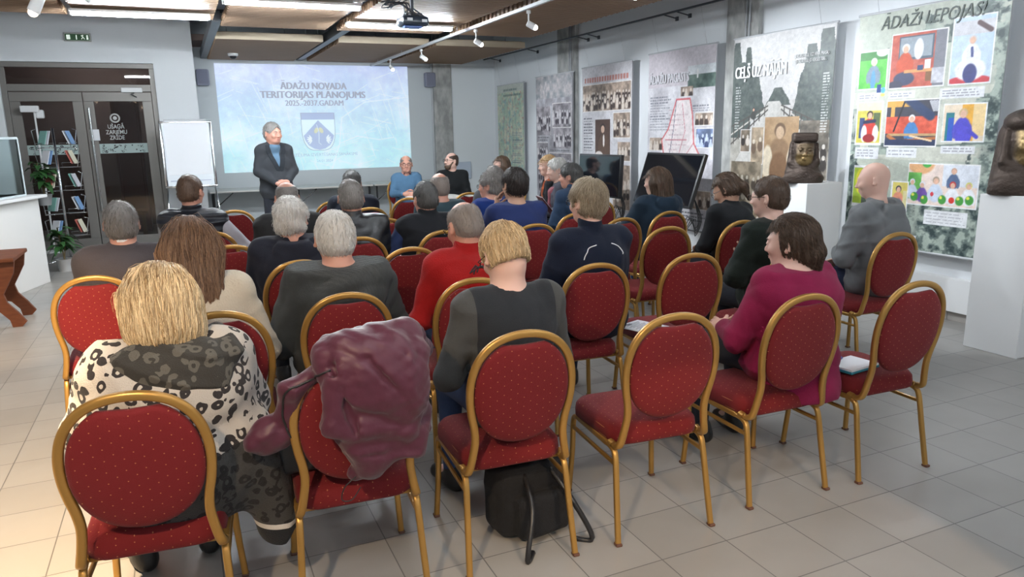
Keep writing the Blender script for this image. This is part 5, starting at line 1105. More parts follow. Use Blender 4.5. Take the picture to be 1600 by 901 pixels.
# ------------------------------------------------------------------ banquet chairs
def chair(label, grp):
    r = empty('banquet_chair', label, 'chair', (0, 0, 0), 0, grp)
    yb = lambda z: -.215-(z-.42)*.155
    half = [(0, .918), (.055, .912), (.106, .893), (.147, .858), (.175, .81), (.190, .75), (.192, .69), (.185, .63), (.174, .575), (.170, .52), (.178, .46), (.186, .42)]
    pts = [(-x, yb(z), z) for x, z in reversed(half[1:])]+[(x, yb(z), z) for x, z in half]
    hook = lambda q: [(q*.192, -.205, .397), (q*.194, -.175, .387), (q*.195, -.14, .392)]
    pts = list(reversed(hook(-1)))+pts+hook(1)
    b = MB(); b.sweep(spline(pts, 4), rrect(.028, .024, .008, 2), ref=(0, -1, -.01)); b.build('back_frame', M_GOLD, r, True, 50)
    n = 44; out = []
    for i in range(n):
        t = 2*PI*i/n; c, s_ = math.cos(t), math.sin(t); x = .1775*math.copysign(abs(c)**.92, c); z = .70+(.2 if s_ < 0 else .2)*math.copysign(abs(s_)**.92, s_)
        if s_ > 0: z = min(z, .884-.10*(0 if abs(x) > .1 else (.1-abs(x))*.06/.1))
        out.append((x, z))
    vs = []; fs = []; prof = [(-.014, .97), (-.006, 1.0), (.006, 1.0), (.016, .95), (.026, .8), (.032, .5), (.034, .2)]; prof = [(-.026, .25), (-.024, .6), (-.019, .9)]+prof
    for d, k in prof:
        for x, z in out: zz = .70+(z-.70)*k; vs.append((x*k, yb(zz)+d, zz))
    m = len(prof)
    for a in range(m-1):
        for i in range(n): fs.append((a*n+i, a*n+(i+1) % n, (a+1)*n+(i+1) % n, (a+1)*n+i))
    fs += [tuple(range(n)), tuple(reversed(range((m-1)*n, m*n)))]
    MB().add(vs, fs).build('backrest', M_RED, r, True)
    # seat
    out = [(x*(1-.06*(1 if y < 0 else 0)*1), y+.02) for x, y in rrect(.425, .42, .085, 6)]; n = len(out); vs = []; fs = []
    prof = [(.387, .90), (.385, .96), (.392, .995), (.415, 1.), (.44, .985), (.456, .93), (.466, .8), (.471, .5), (.472, .2)]
    for z, k in prof: vs += [(x*k, .02+(y-.02)*k, z) for x, y in out]
    m = len(prof)
    for a in range(m-1):
        for i in range(n): fs.append((a*n+i, a*n+(i+1) % n, (a+1)*n+(i+1) % n, (a+1)*n+i))
    fs += [tuple(reversed(range(n))), tuple(range((m-1)*n, m*n))]
    MB().add(vs, fs).build('seat', M_RED, r, True)
    pf = rrect(.020, .023, .006, 2)
    for q in (-1, 1):
        b = MB(); b.sweep(spline([(q*.212, .235, 0), (q*.2, .222, .20), (q*.197, .217, .33), (q*.196, .20, .368), (q*.196, .165, .378)], 5), pf, ref=(1, 0, 0)); lg = b.build('leg', M_GOLD, r, True, 50)
        b = MB(); b.box((q*.2125, .236, .006), (.026, .030, .012), bev=.004); b.build('foot_cap', M_FOOT, lg)
        b = MB(); b.sweep(spline([(q*.196, -.12, .378), (q*.196, -.165, .372), (q*.197, -.19, .34), (q*.203, -.215, .20), (q*.212, -.25, 0)], 5), pf, ref=(1, 0, 0)); lg = b.build('leg', M_GOLD, r, True, 50)
        b = MB(); b.box((q*.2125, -.251, .006), (.026, .030, .012), bev=.004); b.build('foot_cap', M_FOOT, lg)
        b = MB(); b.box((q*.196, .022, .378), (.022, .29, .024), bev=.006); b.build('side_rail', M_GOLD, r)
        b = MB(); b.box((q*.197, .014, .315), (.014, .42, .016), bev=.004); b.build('stretcher', M_GOLD, r)
    for y in (.16, -.13): b = MB(); b.box((0, y, .374), (.38, .02, .02), bev=.004); b.build('cross_bar', M_GOLD, r)
    return r
C0 = None
def put_chair(x, y, rz, label):
    global C0
    G = 'red and gold banquet chairs set out in rows'
    if C0 is None: C0 = chair(label, G); C0.location = (x, y, 0); C0.rotation_euler = (0, 0, math.radians(rz)); return C0
    return copy_tree(C0, (x, y, 0), math.radians(rz), label, G)
CH = [(-.165, 2.44, -6, 'red gold-framed banquet chair under the woman in leopard print'),
 (.45, 2.47, -4, 'red dotted banquet chair with a maroon coat draped over its back'),
 (1.045, 2.50, -4, 'red dotted banquet chair under the young man in the dark grey top'),
 (1.655, 2.45, -5, 'empty red banquet chair in the nearest row, right of the young man'),
 (2.30, 2.46, -2, 'red banquet chair under the woman in the magenta top'),
 (2.90, 2.42, -2, 'empty red banquet chair with a notebook on its seat'),
 (.09, 3.32, -3, 'red banquet chair under the woman in the cream sweater'),
 (.62, 3.42, -3, 'red banquet chair under the white-haired man in grey knit'),
 (1.23, 3.45, -3, 'red banquet chair under the man in red fleece'),
 (1.93, 3.50, -4, 'red banquet chair under the blond man in navy'),
 (2.55, 3.50, -6, 'empty red banquet chair with a printed sheet on its seat, second row'),
 (3.2, 3.40, -4, 'red banquet chair under the man in dark green, behind the woman in magenta'),
 (4.13, 3.50, -2, 'red banquet chair under the bald man in the grey hoodie'),
 (-.45, 4.46, -2, 'red banquet chair under the man in the grey suit'),
 (.55, 4.40, 0, 'red banquet chair under the man in the navy quilted jacket'),
 (1.22, 4.53, 0, 'empty red banquet chair left of the man in red fleece, one row further'),
 (3.10, 4.50, -4, 'empty red banquet chair directly behind the woman in the teal jacket'),
 (3.75, 4.50, -2, 'red banquet chair under the person in black with a ponytail'),
 (.24, 5.22, 0, 'empty red banquet chair just right of the hair of the woman in cream'),
 (1.05, 5.15, 0, 'red banquet chair under the man in the black leather jacket'),
 (1.65, 5.17, 0, 'red banquet chair under the man with denim sleeves'),
 (2.36, 5.15, 0, 'red banquet chair under the man in the large blue sweater'),
 (2.96, 5.62, 2, 'empty red banquet chair left of the blond man in navy, two rows ahead'),
 (3.08, 5.12, 4, 'empty red banquet chair right of the blond man in navy, two rows ahead'),
 (3.66, 5.30, 2, 'red banquet chair under the woman in the teal jacket'),
 (.15, 6.02, 0, 'red banquet chair under the man in the padded vest'),
 (.72, 5.75, 0, 'red banquet chair under the balding man in the dark grey jacket'),
 (1.48, 6.15, 0, 'empty red banquet chair right of the man in the leather jacket'),
 (1.95, 6.1, 0, 'red banquet chair under the balding man in the teal-grey shirt'),
 (2.55, 6.15, 0, 'red banquet chair under the man in royal blue with glasses'),
 (3.62, 6.40, 12, 'red banquet chair under the man in the blue denim jacket at the right'),
 (.42, 7.6, 0, 'empty red banquet chair right of the man in the padded vest'),
 (1.42, 8.0, 0, 'empty red banquet chair far ahead behind the man in the leather jacket'),
 (1.58, 7.1, 0, 'red banquet chair under the dark-haired man in navy farthest ahead on the left'),
 (2.2, 7.9, 0, 'empty red banquet chair in the middle ahead, below the man in light blue'),
 (2.98, 8.15, 0, 'empty red banquet chair ahead of the man in royal blue'),
 (3.66, 10.38, 150, 'red banquet chair under the bearded man in black'),
 (3.05, 10.75, 180, 'red banquet chair under the man in light blue, facing the audience'),
 (3.97, 9.14, 72, 'red banquet chair under the dark-haired woman by the right wall'),
 (4.07, 7.94, 72, 'red banquet chair under the woman in orange by the right wall'),
 (3.92, 7.34, 66, 'red banquet chair under the white-haired woman by the right wall'),
 (2.95, 7.05, 0, 'red banquet chair under the grey-haired person mostly hidden in the middle')]
for c in CH: put_chair(*c)
# ------------------------------------------------------------------ things on and under chairs
S = SDF(); S.box((-.03, .03, .105), (.20, .06, .105), .03); S.mod(folds(.003, 40, 8)); o = soft('handbag', S, .008, mat('dark_grey_leather', (.035, .037, .04), .45, bump=.3, bscale=150)); o.location = (.43, 2.42, .474); o.rotation_euler = (.12, 0, -.07); tag(o, 'dark grey leather bag standing on the seat of the chair with the maroon coat', 'bag')
b = MB(); b.tube(spline([(-.12, 0, .2), (-.1, -.02, .27), (0, -.03, .29), (.1, -.02, .27), (.12, 0, .2)], 5), .006, 6); b.build('handle', M_SHOE, o, True)
S = SDF(); S.box((0, 0, .15), (.17, .1, .15), .06); S.box((.0, -.11, .11), (.12, .045, .09), .03); S.mod(folds(.004, 45, 9)); o = soft('backpack', S, .008, fabric('black_nylon', (.012, .012, .014), bs=300)); o.location = (1.17, 2.52, 0); o.rotation_euler = (0, 0, .1); tag(o, 'black backpack on the floor under the young man\'s chair', 'backpack')
b = MB()
for q in (-.06, .06): b.tube(spline([(q, -.08, .27), (q*1.5, -.19, .18), (q*2.5, -.25, .02), (q*1.6, -.2, .008)], 6), .011, 6)
b.build('strap', M_BLACK, o, True)
b = MB(); b.box((2.37, 3.42, .478), (.21, .29, .003), rz=.35); o = b.build('printed_sheet', M_PAPER); tag(o, 'printed white sheet lying on an empty seat in the second row', 'paper')
b = MB()
for i in range(16): b.box((2.37+math.sin(-.35)*(.115-.015*i), 3.42+math.cos(.35)*(.115-.015*i), .480), (.15-.03*(i % 3), .004, .0006), rz=.35)
b.box((2.31, 3.52, .4805), (.04, .02, .001), rz=.35); b.build('print_lines', mat('printing_ink', (.2, .2, .24), .7), o)
b = MB(); b.box((0, 0, .006), (.18, .24, .012), bev=.002); o = b.build('notebook', mat('turquoise_cover', (.03, .25, .33), .4)); o.location = (2.82, 2.39, .474); o.rotation_euler = (0, 0, -1.45); o.scale = (.86, .88, 1); tag(o, 'notebook with white top page and turquoise cover on the empty seat at the right', 'notebook')
b = MB(); b.box((.002, 0, .016), (.172, .232, .008)); b.build('pages', M_PAPER, o)
r = empty('pen', 'green and blue pen lying on the notebook', 'pen', (2.775, 2.425, .502), .45); b = MB(); b.cyl((-.07, 0, 0), (.0, 0, 0), .005, 8); b.build('barrel', mat('green_plastic', (.25, .6, .12), .3), r, True, 40); b = MB(); b.cyl((0, 0, 0), (.055, 0, 0), .0052, 8); b.box((.03, 0, .006), (.04, .003, .003)); b.build('pen_cap', mat('navy_plastic', (.02, .03, .2), .3), r, True, 40)
# maroon puffer coat over the second chair
def coat():
    S = SDF(); K = dict(k=.035)
    S.box((.055, -.345, .84), (.15, .04, .16), .038, rot=(-.12, .22, 0), k=.03); S.ell((.06, -.36, .86), (.16, .06, .14), rot=(0, .25, 0), **K)
    S.cap((-.08, -.30, .955), (.16, -.28, .985), .045, .055, k=.04); S.cap((-.05, -.2, .93), (.17, -.2, .95), .055, .06, k=.04)
    S.cap((-.09, -.31, .93), (.0, -.34, .72), .035, .05, **K); S.box((.09, -.34, .66), (.115, .04, .055), .03, rot=(0, .12, 0), k=.015); S.cap((-.02, -.33, .70), (.03, -.325, .58), .05, .04, **K); S.cap((.05, -.335, .60), (-.02, -.32, .56), .04, .025, **K)
    S.cap((.18, -.31, .95), (.2, -.30, .68), .035, .03, **K); S.box((.07, -.16, .76), (.15, .025, .18), .025, rot=(0, .1, 0), k=.03)
    S.cap((-.10, -.28, .90), (-.19, -.27, .84), .03, .03, k=.02); S.cap((-.19, -.27, .84), (-.21, -.22, .72), .028, .04, k=.03); S.ell((-.255, -.22, .69), (.085, .05, .062), rot=(0, -.4, 0), k=.03); S.cap((.2, -.18, .94), (.27, -.06, .86), .04, .035, **K)
    for a_, b_ in (((-.04, -.40, .80), (.19, -.41, .70)), ((-.07, -.37, .93), (-.02, -.39, .72)), ((.0, -.385, .64), (.18, -.39, .63)), ((.03, -.40, .95), (.14, -.42, .80)), ((-.13, -.33, .86), (-.20, -.30, .78)), ((.14, -.40, .97), (.19, -.37, .80))): S.cap(a_, b_, .007, .004, k=.022, op='s')
    S.mod(folds(.006, 30, 12, (.6, .2, .7))); S.mod(crumple(.0036, 30, 5)); S.mod(crumple(.0016, 80, 6))
    m = mat('maroon_nylon', (.070, .011, .026), .46, spec=.4, bump=.5, bscale=22, sheen=.2); o = soft('puffer_coat', S, .006, m); o.location = (.45, 2.47, 0); o.rotation_euler = (0, 0, -.07); tag(o, 'maroon puffer coat heaped over the back of an empty chair in the nearest row', 'coat')
    P = snap(S, [tuple(p) for p in spline([(-.08, -.33, .91), (-.15, -.32, .88), (-.21, -.30, .84), (-.22, -.27, .76), (-.20, -.26, .68)], 8)], .002); b = MB(); b.tube([tuple(p) for p in P], .0035, 6); b.build('zip', M_SHOE, o, True)
    b = MB(); b.box((.205, -.36, .80), (.006, .012, .06), bev=.002); b.build('care_label', M_PAPER, o)
    b = MB(); b.tube(spline([(-.02, -.34, .56), (-.06, -.345, .53), (-.07, -.345, .49), (-.04, -.345, .485), (-.01, -.34, .52)], 6), .002, 5); b.build('drawstring', M_SHOE, o, True)
coat()
# ------------------------------------------------------------------ the audience
F = lambda *a, **k: fabric(*a, **k)
near, mid, far = .008, .010, .0125
# 1 woman in leopard print
def leopard(nm='leopard_knit', cowl=False):
    m = mat(nm, (.7, .65, .58), .9, spec=.2, sheen=.08); tc = N(m, 'ShaderNodeTexCoord'); o = tc.outputs['Object']
    nz = N(m, 'ShaderNodeTexNoise'); nz.inputs['Scale'].default_value = 9; nz.inputs['Detail'].default_value = 2; L(m, o, nz.inputs['Vector'])
    w = vmath(m, 'SCALE', vmath(m, 'SUBTRACT', nz.outputs['Color'], (.5, .5, .5))); w.node.inputs['Scale'].default_value = .055; p = vmath(m, 'ADD', o, w)
    vo = N(m, 'ShaderNodeTexVoronoi'); vo.inputs['Scale'].default_value = 24; vo.inputs['Randomness'].default_value = .8; L(m, p, vo.inputs['Vector']); d = vo.outputs['Distance']
    n2 = N(m, 'ShaderNodeTexNoise'); n2.inputs['Scale'].default_value = 38; L(m, o, n2.inputs['Vector'])
    dd = fmath(m, 'ADD', d, fmath(m, 'MULTIPLY', fmath(m, 'SUBTRACT', n2.outputs['Fac'], .5), .3))
    ring = fmath(m, 'MULTIPLY', fmath(m, 'GREATER_THAN', dd, .20), fmath(m, 'LESS_THAN', dd, .47))
    n3 = N(m, 'ShaderNodeTexNoise'); n3.inputs['Scale'].default_value = 16; L(m, o, n3.inputs['Vector']); ring = fmath(m, 'MULTIPLY', ring, fmath(m, 'GREATER_THAN', n3.outputs['Fac'], .36))
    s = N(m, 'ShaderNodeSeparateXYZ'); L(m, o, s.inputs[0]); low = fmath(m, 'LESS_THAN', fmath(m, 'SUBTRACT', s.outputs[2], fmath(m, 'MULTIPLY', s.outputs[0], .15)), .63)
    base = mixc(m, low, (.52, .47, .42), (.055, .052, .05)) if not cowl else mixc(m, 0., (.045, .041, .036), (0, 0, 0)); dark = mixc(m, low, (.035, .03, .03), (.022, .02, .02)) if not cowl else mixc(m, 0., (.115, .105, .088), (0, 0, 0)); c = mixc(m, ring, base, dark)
    st = fmath(m, 'MULTIPLY', fmath(m, 'LESS_THAN', s.outputs[2], .335), fmath(m, 'GREATER_THAN', s.outputs[2], .318)); bk = fmath(m, 'LESS_THAN', s.outputs[2], .318)
    c = mixc(m, st, c, (.6, .55, .5)); c = mixc(m, bk, c, (.02, .02, .022)); L(m, c, BS(m)['Base Color'])
    nb = N(m, 'ShaderNodeTexNoise'); nb.inputs['Scale'].default_value = 260; L(m, o, nb.inputs['Vector']); bp = N(m, 'ShaderNodeBump'); bp.inputs['Strength'].default_value = .7; bp.inputs['Distance'].default_value = .004; L(m, nb.outputs['Fac'], bp.inputs['Height']); L(m, bp.outputs[0], BS(m)['Normal']); return m
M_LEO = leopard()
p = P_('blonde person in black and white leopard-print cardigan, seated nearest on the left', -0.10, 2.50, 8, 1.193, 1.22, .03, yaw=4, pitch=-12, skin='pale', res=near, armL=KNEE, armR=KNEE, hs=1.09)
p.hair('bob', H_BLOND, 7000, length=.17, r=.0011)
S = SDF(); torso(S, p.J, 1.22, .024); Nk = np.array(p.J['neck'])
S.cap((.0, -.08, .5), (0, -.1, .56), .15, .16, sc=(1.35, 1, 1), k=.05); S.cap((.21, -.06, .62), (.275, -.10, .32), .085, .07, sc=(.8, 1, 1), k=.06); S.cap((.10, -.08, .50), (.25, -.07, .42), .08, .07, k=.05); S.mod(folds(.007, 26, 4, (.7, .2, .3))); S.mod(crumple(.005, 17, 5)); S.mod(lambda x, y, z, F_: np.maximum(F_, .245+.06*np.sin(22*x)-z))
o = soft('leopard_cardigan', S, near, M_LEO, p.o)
S = SDF(); Z0 = Nk+np.array([0, -.02, -.02])
for i in range(12):
    a0, a1 = 2*PI*i/12, 2*PI*(i+1)/12; g = lambda a: Z0+np.array([.155*math.sin(a)+.02, -.11*math.cos(a)-.01, .0-.035*math.cos(a)]); S.cap(g(a0), g(a1), .034+.014*math.cos(a0), .034+.014*math.cos(a1), sc=(1, 1, 1.3), k=.03)
S.ell(Z0+[.02, -.12, -.06], (.15, .04, .045), rot=(-.3, 0, 0), k=.03); S.cap(Z0+[-.08, -.06, .02], Z0+[.10, -.07, .01], .05, k=.03); S.mod(folds(.009, 62, 21, (.2, .2, .9))); S.mod(crumple(.004, 26, 9))
def cowl():
    m = mat('grey_cowl_knit', (.042, .038, .033), .9, bump=.7, bscale=230, var=.5, vscale=22, sheen=.08); return m
soft('draped_collar', S, near, leopard('grey_leopard_knit', True), p.o); p.pants(M_TROU).shoes(M_SHOE)
# 2 young man
p = P_('person with blond hair and dark grey long-sleeved top, head bowed', 1.12, 2.56, 0, 1.245, .93, .05, yaw=6, pitch=-28, skin='pale', res=near, sh=.168, armL=dict(el=(.26, -.02, .68), wr=(.10, .2, .66), hd=(-.6, .6, .0), hn=(0, .3, 1)), armR=dict(el=(.24, .0, .69), wr=(.10, .2, .66), hd=(-.6, .6, .0), hn=(0, .3, 1)), hs=0.98)
p.hair('crop', H_BLOND, 4000, length=.06, r=.0010)
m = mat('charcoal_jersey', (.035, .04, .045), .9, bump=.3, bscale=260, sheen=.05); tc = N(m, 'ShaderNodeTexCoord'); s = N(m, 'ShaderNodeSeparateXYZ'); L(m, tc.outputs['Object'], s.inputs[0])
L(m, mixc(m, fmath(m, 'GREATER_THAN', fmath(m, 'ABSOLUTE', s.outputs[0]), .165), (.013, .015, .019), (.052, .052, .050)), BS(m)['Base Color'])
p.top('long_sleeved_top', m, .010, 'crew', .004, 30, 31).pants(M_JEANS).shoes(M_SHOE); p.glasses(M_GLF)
# 3 woman in magenta
p = P_('person in magenta long-sleeved top with brown hair in a low bun', 2.50, 2.50, 6, 1.200, 1.30, .02, yaw=22, pitch=-6, skin='pale', res=near, sh=.16, armL=dict(el=(.27, .02, .66), wr=(.12, .26, .64), hd=(-.3, 1, 0), hn=(0, 0, 1)), armR=KNEE, hs=1.02)
p.hair('bun', H_BROWN, 3000, length=.07, r=.0011).top('magenta_top', F('magenta_jersey', (0.205, 0.007, 0.046), bs=300), .012, 'sweater', .006, 24, 32, belly=.05).face(H_BROWN)
S = SDF(); J = p.J; S.cap((0, -.09, .43), (0, -.06, .56), .175, .17, sc=(1.22, 1.0, 1), k=.05); S.mod(folds(.006, 24, 7, (.3, .2, .7))); S.mod(lambda x, y, z, F_: np.maximum(F_, .395+.1*np.maximum(y+.1, 0)-z)); soft('top_hem', S, near, bpy.data.materials['magenta_jersey'], p.o)
p.pants(M_TROU).shoes(M_SHOE)
# 4 woman in cream
p = P_('person with long straight light brown hair and cream sweater, second row left', 0.01, 3.36, 2, 1.262, .95, .03, yaw=-4, pitch=-8, skin='pale', res=near, sh=.16, armR=dict(el=(.27, -.02, .66), wr=(.12, .22, .64), hd=(-.3, 1, 0), hn=(0, 0, 1)))
p.hair('long', H_LBROWN, 5000, length=.26, r=.0012).top('cream_sweater', mat('cream_knit', (.56, .49, .39), .9, bump=.8, bscale=120, sheen=.08), .018, 'sweater', .005, 26, 33).pants(M_TROU).shoes(M_SHOE)
# 5 white-haired man
def rib(name, c, sc_=110):
    m = mat(name, c, .9, sheen=.08, var=.25, vscale=30); tc = N(m, 'ShaderNodeTexCoord'); wv = N(m, 'ShaderNodeTexWave'); wv.bands_direction = 'Z'; wv.inputs['Scale'].default_value = sc_; wv.inputs['Distortion'].default_value = 1.5; L(m, tc.outputs['Object'], wv.inputs['Vector']); nz = N(m, 'ShaderNodeTexNoise'); nz.inputs['Scale'].default_value = 220; L(m, tc.outputs['Object'], nz.inputs['Vector'])
    bp = N(m, 'ShaderNodeBump'); bp.inputs['Strength'].default_value = .8; bp.inputs['Distance'].default_value = .005; L(m, fmath(m, 'ADD', wv.outputs['Fac'], nz.outputs['Fac']), bp.inputs['Height']); L(m, bp.outputs[0], BS(m)['Normal']); return m
p = P_('person with cropped white hair in a chunky grey knit sweater, second row', 0.64, 3.48, 0, 1.237, 1.2, .04, yaw=-2, pitch=-3, skin='ruddy', res=near, sh=.178, armL=dict(el=(.29, -.03, .64), wr=(.12, .24, .62), hd=(-.3, 1, 0), hn=(0, 0, 1)), armR=dict(el=(.27, .0, .67), wr=(.12, .24, .64), hd=(-.3, 1, 0), hn=(0, 0, 1)), hs=1.03, hp=dict(w=1.05))
p.hair('short', H_WHITE, 2200, r=.0011).top('grey_knit_sweater', rib('grey_wool_knit', (.040, .046, .048)), .018, 'sweater', .006, 24, 34, belly=.06).pants(M_TROU).shoes(M_SHOE)
# 6 man in red fleece
p = P_('balding person in bright red fleece, head bowed, second row', 1.31, 3.50, -4, 1.240, 1.02, .06, yaw=14, pitch=-22, skin='ruddy', res=near, armL=dict(el=(.26, .0, .66), wr=(.1, .24, .62), hd=(-.4, .8, 0), hn=(0, 0, 1)), hs=1.04)
p.hair('bald', H_BUZZ, 1500, r=.0008).top('red_fleece', F('red_fleece', (0.310, 0.007, 0.007), bs=200, bump=.5), .014, 'collar', .005, 28, 35).pants(M_JEANS).shoes(M_SHOE).glasses(M_GLF)
Mk = mat('black_print', (.01, .01, .012), .6)
for q in (((-.05, -.3, .955), (-.03, -.3, .975), (-.03, -.3, .94)), ((-.055, -.3, .952), (-.02, -.3, .955)), ((-.018, -.3, .94), (-.008, -.3, .975), (.012, -.3, .975)), ((-.012, -.3, .957), (.006, -.3, .957))): p.ribbon('chest_emblem', [tuple(v) for v in q], Mk, .0035)
# 7 blond man in navy
p = P_('person with thick ash-blond hair in navy jacket with white piping', 2.05, 3.55, 2, 1.325, 1.12, .03, yaw=16, pitch=-4, skin='pale', res=near, sh=.18, armL=dict(el=(.29, -.02, .68), wr=(.12, .24, .66), hd=(-.3, 1, 0), hn=(0, 0, 1)), hs=1.00)
p.hair('medium', H_ASH, 3500, length=.08, r=.0011).top('navy_jacket', F('navy_fleece', (0.006, 0.010, 0.025)), .016, 'collar', .004, 26, 36).pants(M_NAVYT).shoes(M_SHOE).glasses(M_GLF)
for q in (-1, 1): p.ribbon('white_piping', [(q*.07, -.25, 1.07), (q*.13, -.25, 1.02), (q*.185, -.27, .95)], M_PAPER, .003)
# 8 dark green
p = P_('person with cropped brown hair and glasses in dark green jacket', 3.33, 3.50, 12, 1.287, 1.2, .04, yaw=14, pitch=-4, skin='pale', res=near, sh=.178, armL=dict(el=(.27, .02, .70), wr=(.03, .2, .74), hd=(-1, .1, 0), hn=(0, 1, 0)), armR=CROSS, hs=1.03)
p.hair('short', H_BROWN, 1500, length=.02, r=.0011).top('dark_green_jacket', F('dark_green_cloth', (0.007, 0.012, 0.009)), .018, 'sweater', .006, 24, 37).pants(M_TROU).shoes(M_SHOE).glasses(M_GLF)
# 9 grey hoodie
p = P_('bald person in light grey hoodie and dark trousers', 4.32, 3.55, 12, 1.345, 1.2, .06, yaw=24, pitch=-10, skin='pale', res=near, sh=.178, armL=dict(el=(.27, .03, .72), wr=(.04, .2, .72), hd=(-1, .1, 0), hn=(0, 1, 0)), hs=0.99, hp=dict(w=1.05))
p.top('grey_hoodie', F('heather_grey_jersey', (0.167, 0.174, 0.180), bs=260), .022, 'hood', .007, 24, 38, belly=.06).pants(M_NAVYT).shoes(M_SHOE, .08)
# 10 man in grey suit
p = P_('person in grey-brown suit jacket with thinning grey hair, far left', -0.32, 4.54, 0, 1.265, 1.1, .0, yaw=2, pitch=4, skin='ruddy', res=mid, sh=.175, hs=0.99)
p.hair('short', H_SALT, 1200, r=.0012).top('suit_jacket', F('grey_suiting', (0.053, 0.045, 0.050), var=.06), .014, 'jacket', .003, 20, 39).pants(M_TROU).shoes(M_SHOE)
S = SDF(); Nk = np.array(p.J['neck']); S.cap(Nk+[0, 0, .02], Nk+[0, .0, .066], .061, .059, k=.01); soft('shirt_collar', S, .008, M_PAPER, p.o)
# 11 navy quilt
p = P_('person with fluffy white-grey hair in navy quilted jacket, third row', 0.57, 4.46, -6, 1.235, 1.15, .03, yaw=-14, pitch=-2, skin='ruddy', res=mid, sh=.172, hs=1.02)
m = F('navy_quilting', (0.011, 0.012, 0.021)); p.hair('fluffy', H_WHITE, 1300, r=.0013).top('quilted_jacket', m, .022, 'hood', .004, 26, 40).pants(M_TROU).shoes(M_SHOE)
# 12 person in black ponytail
p = P_('person with dark ponytail and glasses in black sweater, looking down', 3.94, 4.56, 14, 1.235, 1.05, .08, yaw=20, pitch=-30, skin='tan', res=mid, sh=.17)
p.hair('pony', H_BROWN, 700, r=.0015).top('black_sweater', F('black_knit', (0.006, 0.007, 0.009)), .016, 'turtle', .004, 26, 41).pants(M_TROU).shoes(M_SHOE).glasses(M_CHROME)
# 13 leather
p = P_('person in black leather jacket with short brown-grey hair, fourth row', 1.08, 5.2, -3, 1.280, 1.12, .02, yaw=-4, pitch=-4, skin='ruddy', res=mid, sh=.175, hs=1.02)
p.hair('short', H_SALT, 900, r=.0012).top('leather_jacket', mat('black_leather_hide', (.014, .014, .016), .35, bump=.4, bscale=60), .018, 'collar', .006, 30, 42).pants(M_TROU).shoes(M_SHOE)
# 14 denim sleeves
p = P_('person with dark grey hair in a black body-warmer over denim sleeves', 1.63, 5.22, 4, 1.242, 1.12, .02, yaw=4, pitch=-6, skin='ruddy', res=mid, sh=.17, armL=dict(el=(.30, .0, .70), wr=(.14, .24, .64), hd=(-.3, 1, 0), hn=(0, 0, 1)), hs=1.00)
p.hair('short', H_DGREY, 900, r=.0012); S = SDF(); arms(S, p.J, 1.12, .014); S.mod(folds(.004, 40, 5)); soft('denim_sleeves', S, mid, F('blue_denim_shirt', (0.019, 0.034, 0.099)), p.o)
p.top('black_body_warmer', F('black_softshell', (0.007, 0.008, 0.011)), .018, 'collar', .004, 26, 43, sleeve=False).pants(M_TROU).shoes(M_SHOE)
P = snap(p.S, [(.09+.016*math.cos(t), -.28, .93+.016*math.sin(t)) for t in [2*PI*i/14 for i in range(14)]], .001); b = MB(); b.tube([tuple(v) for v in P], .003, 5, closed=True); b.build('round_emblem', M_LGREY, p.c, True)
# 15 big blue sweater
p = P_('person with thick dark hair in a broad blue sweater, hand raised to chin', 2.37, 5.24, 2, 1.308, 1.18, .03, yaw=6, pitch=-2, skin='tan', res=mid, sh=.182, armL=dict(el=(.22, .18, .80), wr=(.085, .17, 1.0), hd=(-.35, -.15, 1), hn=(-.3, 1, .2)), hs=1.04)
p.hair('medium', H_DARK, 1100, r=.0013).top('blue_sweater', F('blue_wool', (0.014, 0.026, 0.102)), .016, 'sweater', .004, 22, 44).pants(M_TROU).shoes(M_SHOE)
# 16 royal blue w glasses
p = P_('person with wavy grey hair and black glasses in royal blue sweater', 2.61, 6.25, 16, 1.225, 1.1, .06, yaw=28, pitch=-2, skin='ruddy', res=mid, armL=KNEE, hs=1.02)
p.hair('fluffy', H_SALT, 800, r=.0013).top('royal_blue_sweater', F('royal_blue_wool', (0.007, 0.028, 0.155)), .016, 'sweater', .004, 26, 45).pants(M_TROU).shoes(M_SHOE).glasses(M_GLF).face(H_SALT)
# 17 teal jacket woman
p = P_('person with shoulder-length dark hair in dark teal hooded jacket', 3.79, 5.38, 6, 1.262, 1.1, .02, yaw=24, pitch=-4, skin='pale', res=mid, sh=.165, armL=dict(el=(.27, .1, .72), wr=(.16, .3, .72), hd=(0, 1, .2), hn=(0, 0, 1)))
p.hair('long', H_BROWN, 1000, length=.15, r=.0017).top('teal_jacket', F('dark_teal_cloth', (0.009, 0.022, 0.040)), .020, 'hood', .006, 26, 46).pants(M_JEANS).shoes(M_SHOE)
# 18 vest man
p = P_('person in black padded vest over white sleeves, near the flip chart', 0.07, 6.1, -16, 1.318, 1.12, .0, yaw=-14, pitch=-2, skin='ruddy', res=mid, sh=.175, armR=dict(el=(.36, -.04, .75), wr=(.30, .22, .65), hd=(.1, 1, -.2), hn=(0, 0, 1)), hs=0.99)
p.hair('short', H_LBROWN and hair_mat('chestnut_hair', (.05, .03, .02), (.22, .13, .085)), 700, r=.0012); S = SDF(); arms(S, p.J, 1.12, .012); S.mod(folds(.004, 30, 5)); soft('white_sleeves', S, mid, F('white_cotton', (0.384, 0.372, 0.409)), p.o)
m = mat('black_padded_nylon', (.016, .018, .026), .5); tc = N(m, 'ShaderNodeTexCoord'); wv = N(m, 'ShaderNodeTexWave'); wv.bands_direction = 'Z'; wv.inputs['Scale'].default_value = 5; L(m, tc.outputs['Object'], wv.inputs['Vector']); bp = N(m, 'ShaderNodeBump'); bp.inputs['Strength'].default_value = .8; bp.inputs['Distance'].default_value = .02; L(m, wv.outputs['Fac'], bp.inputs['Height']); L(m, bp.outputs[0], BS(m)['Normal'])
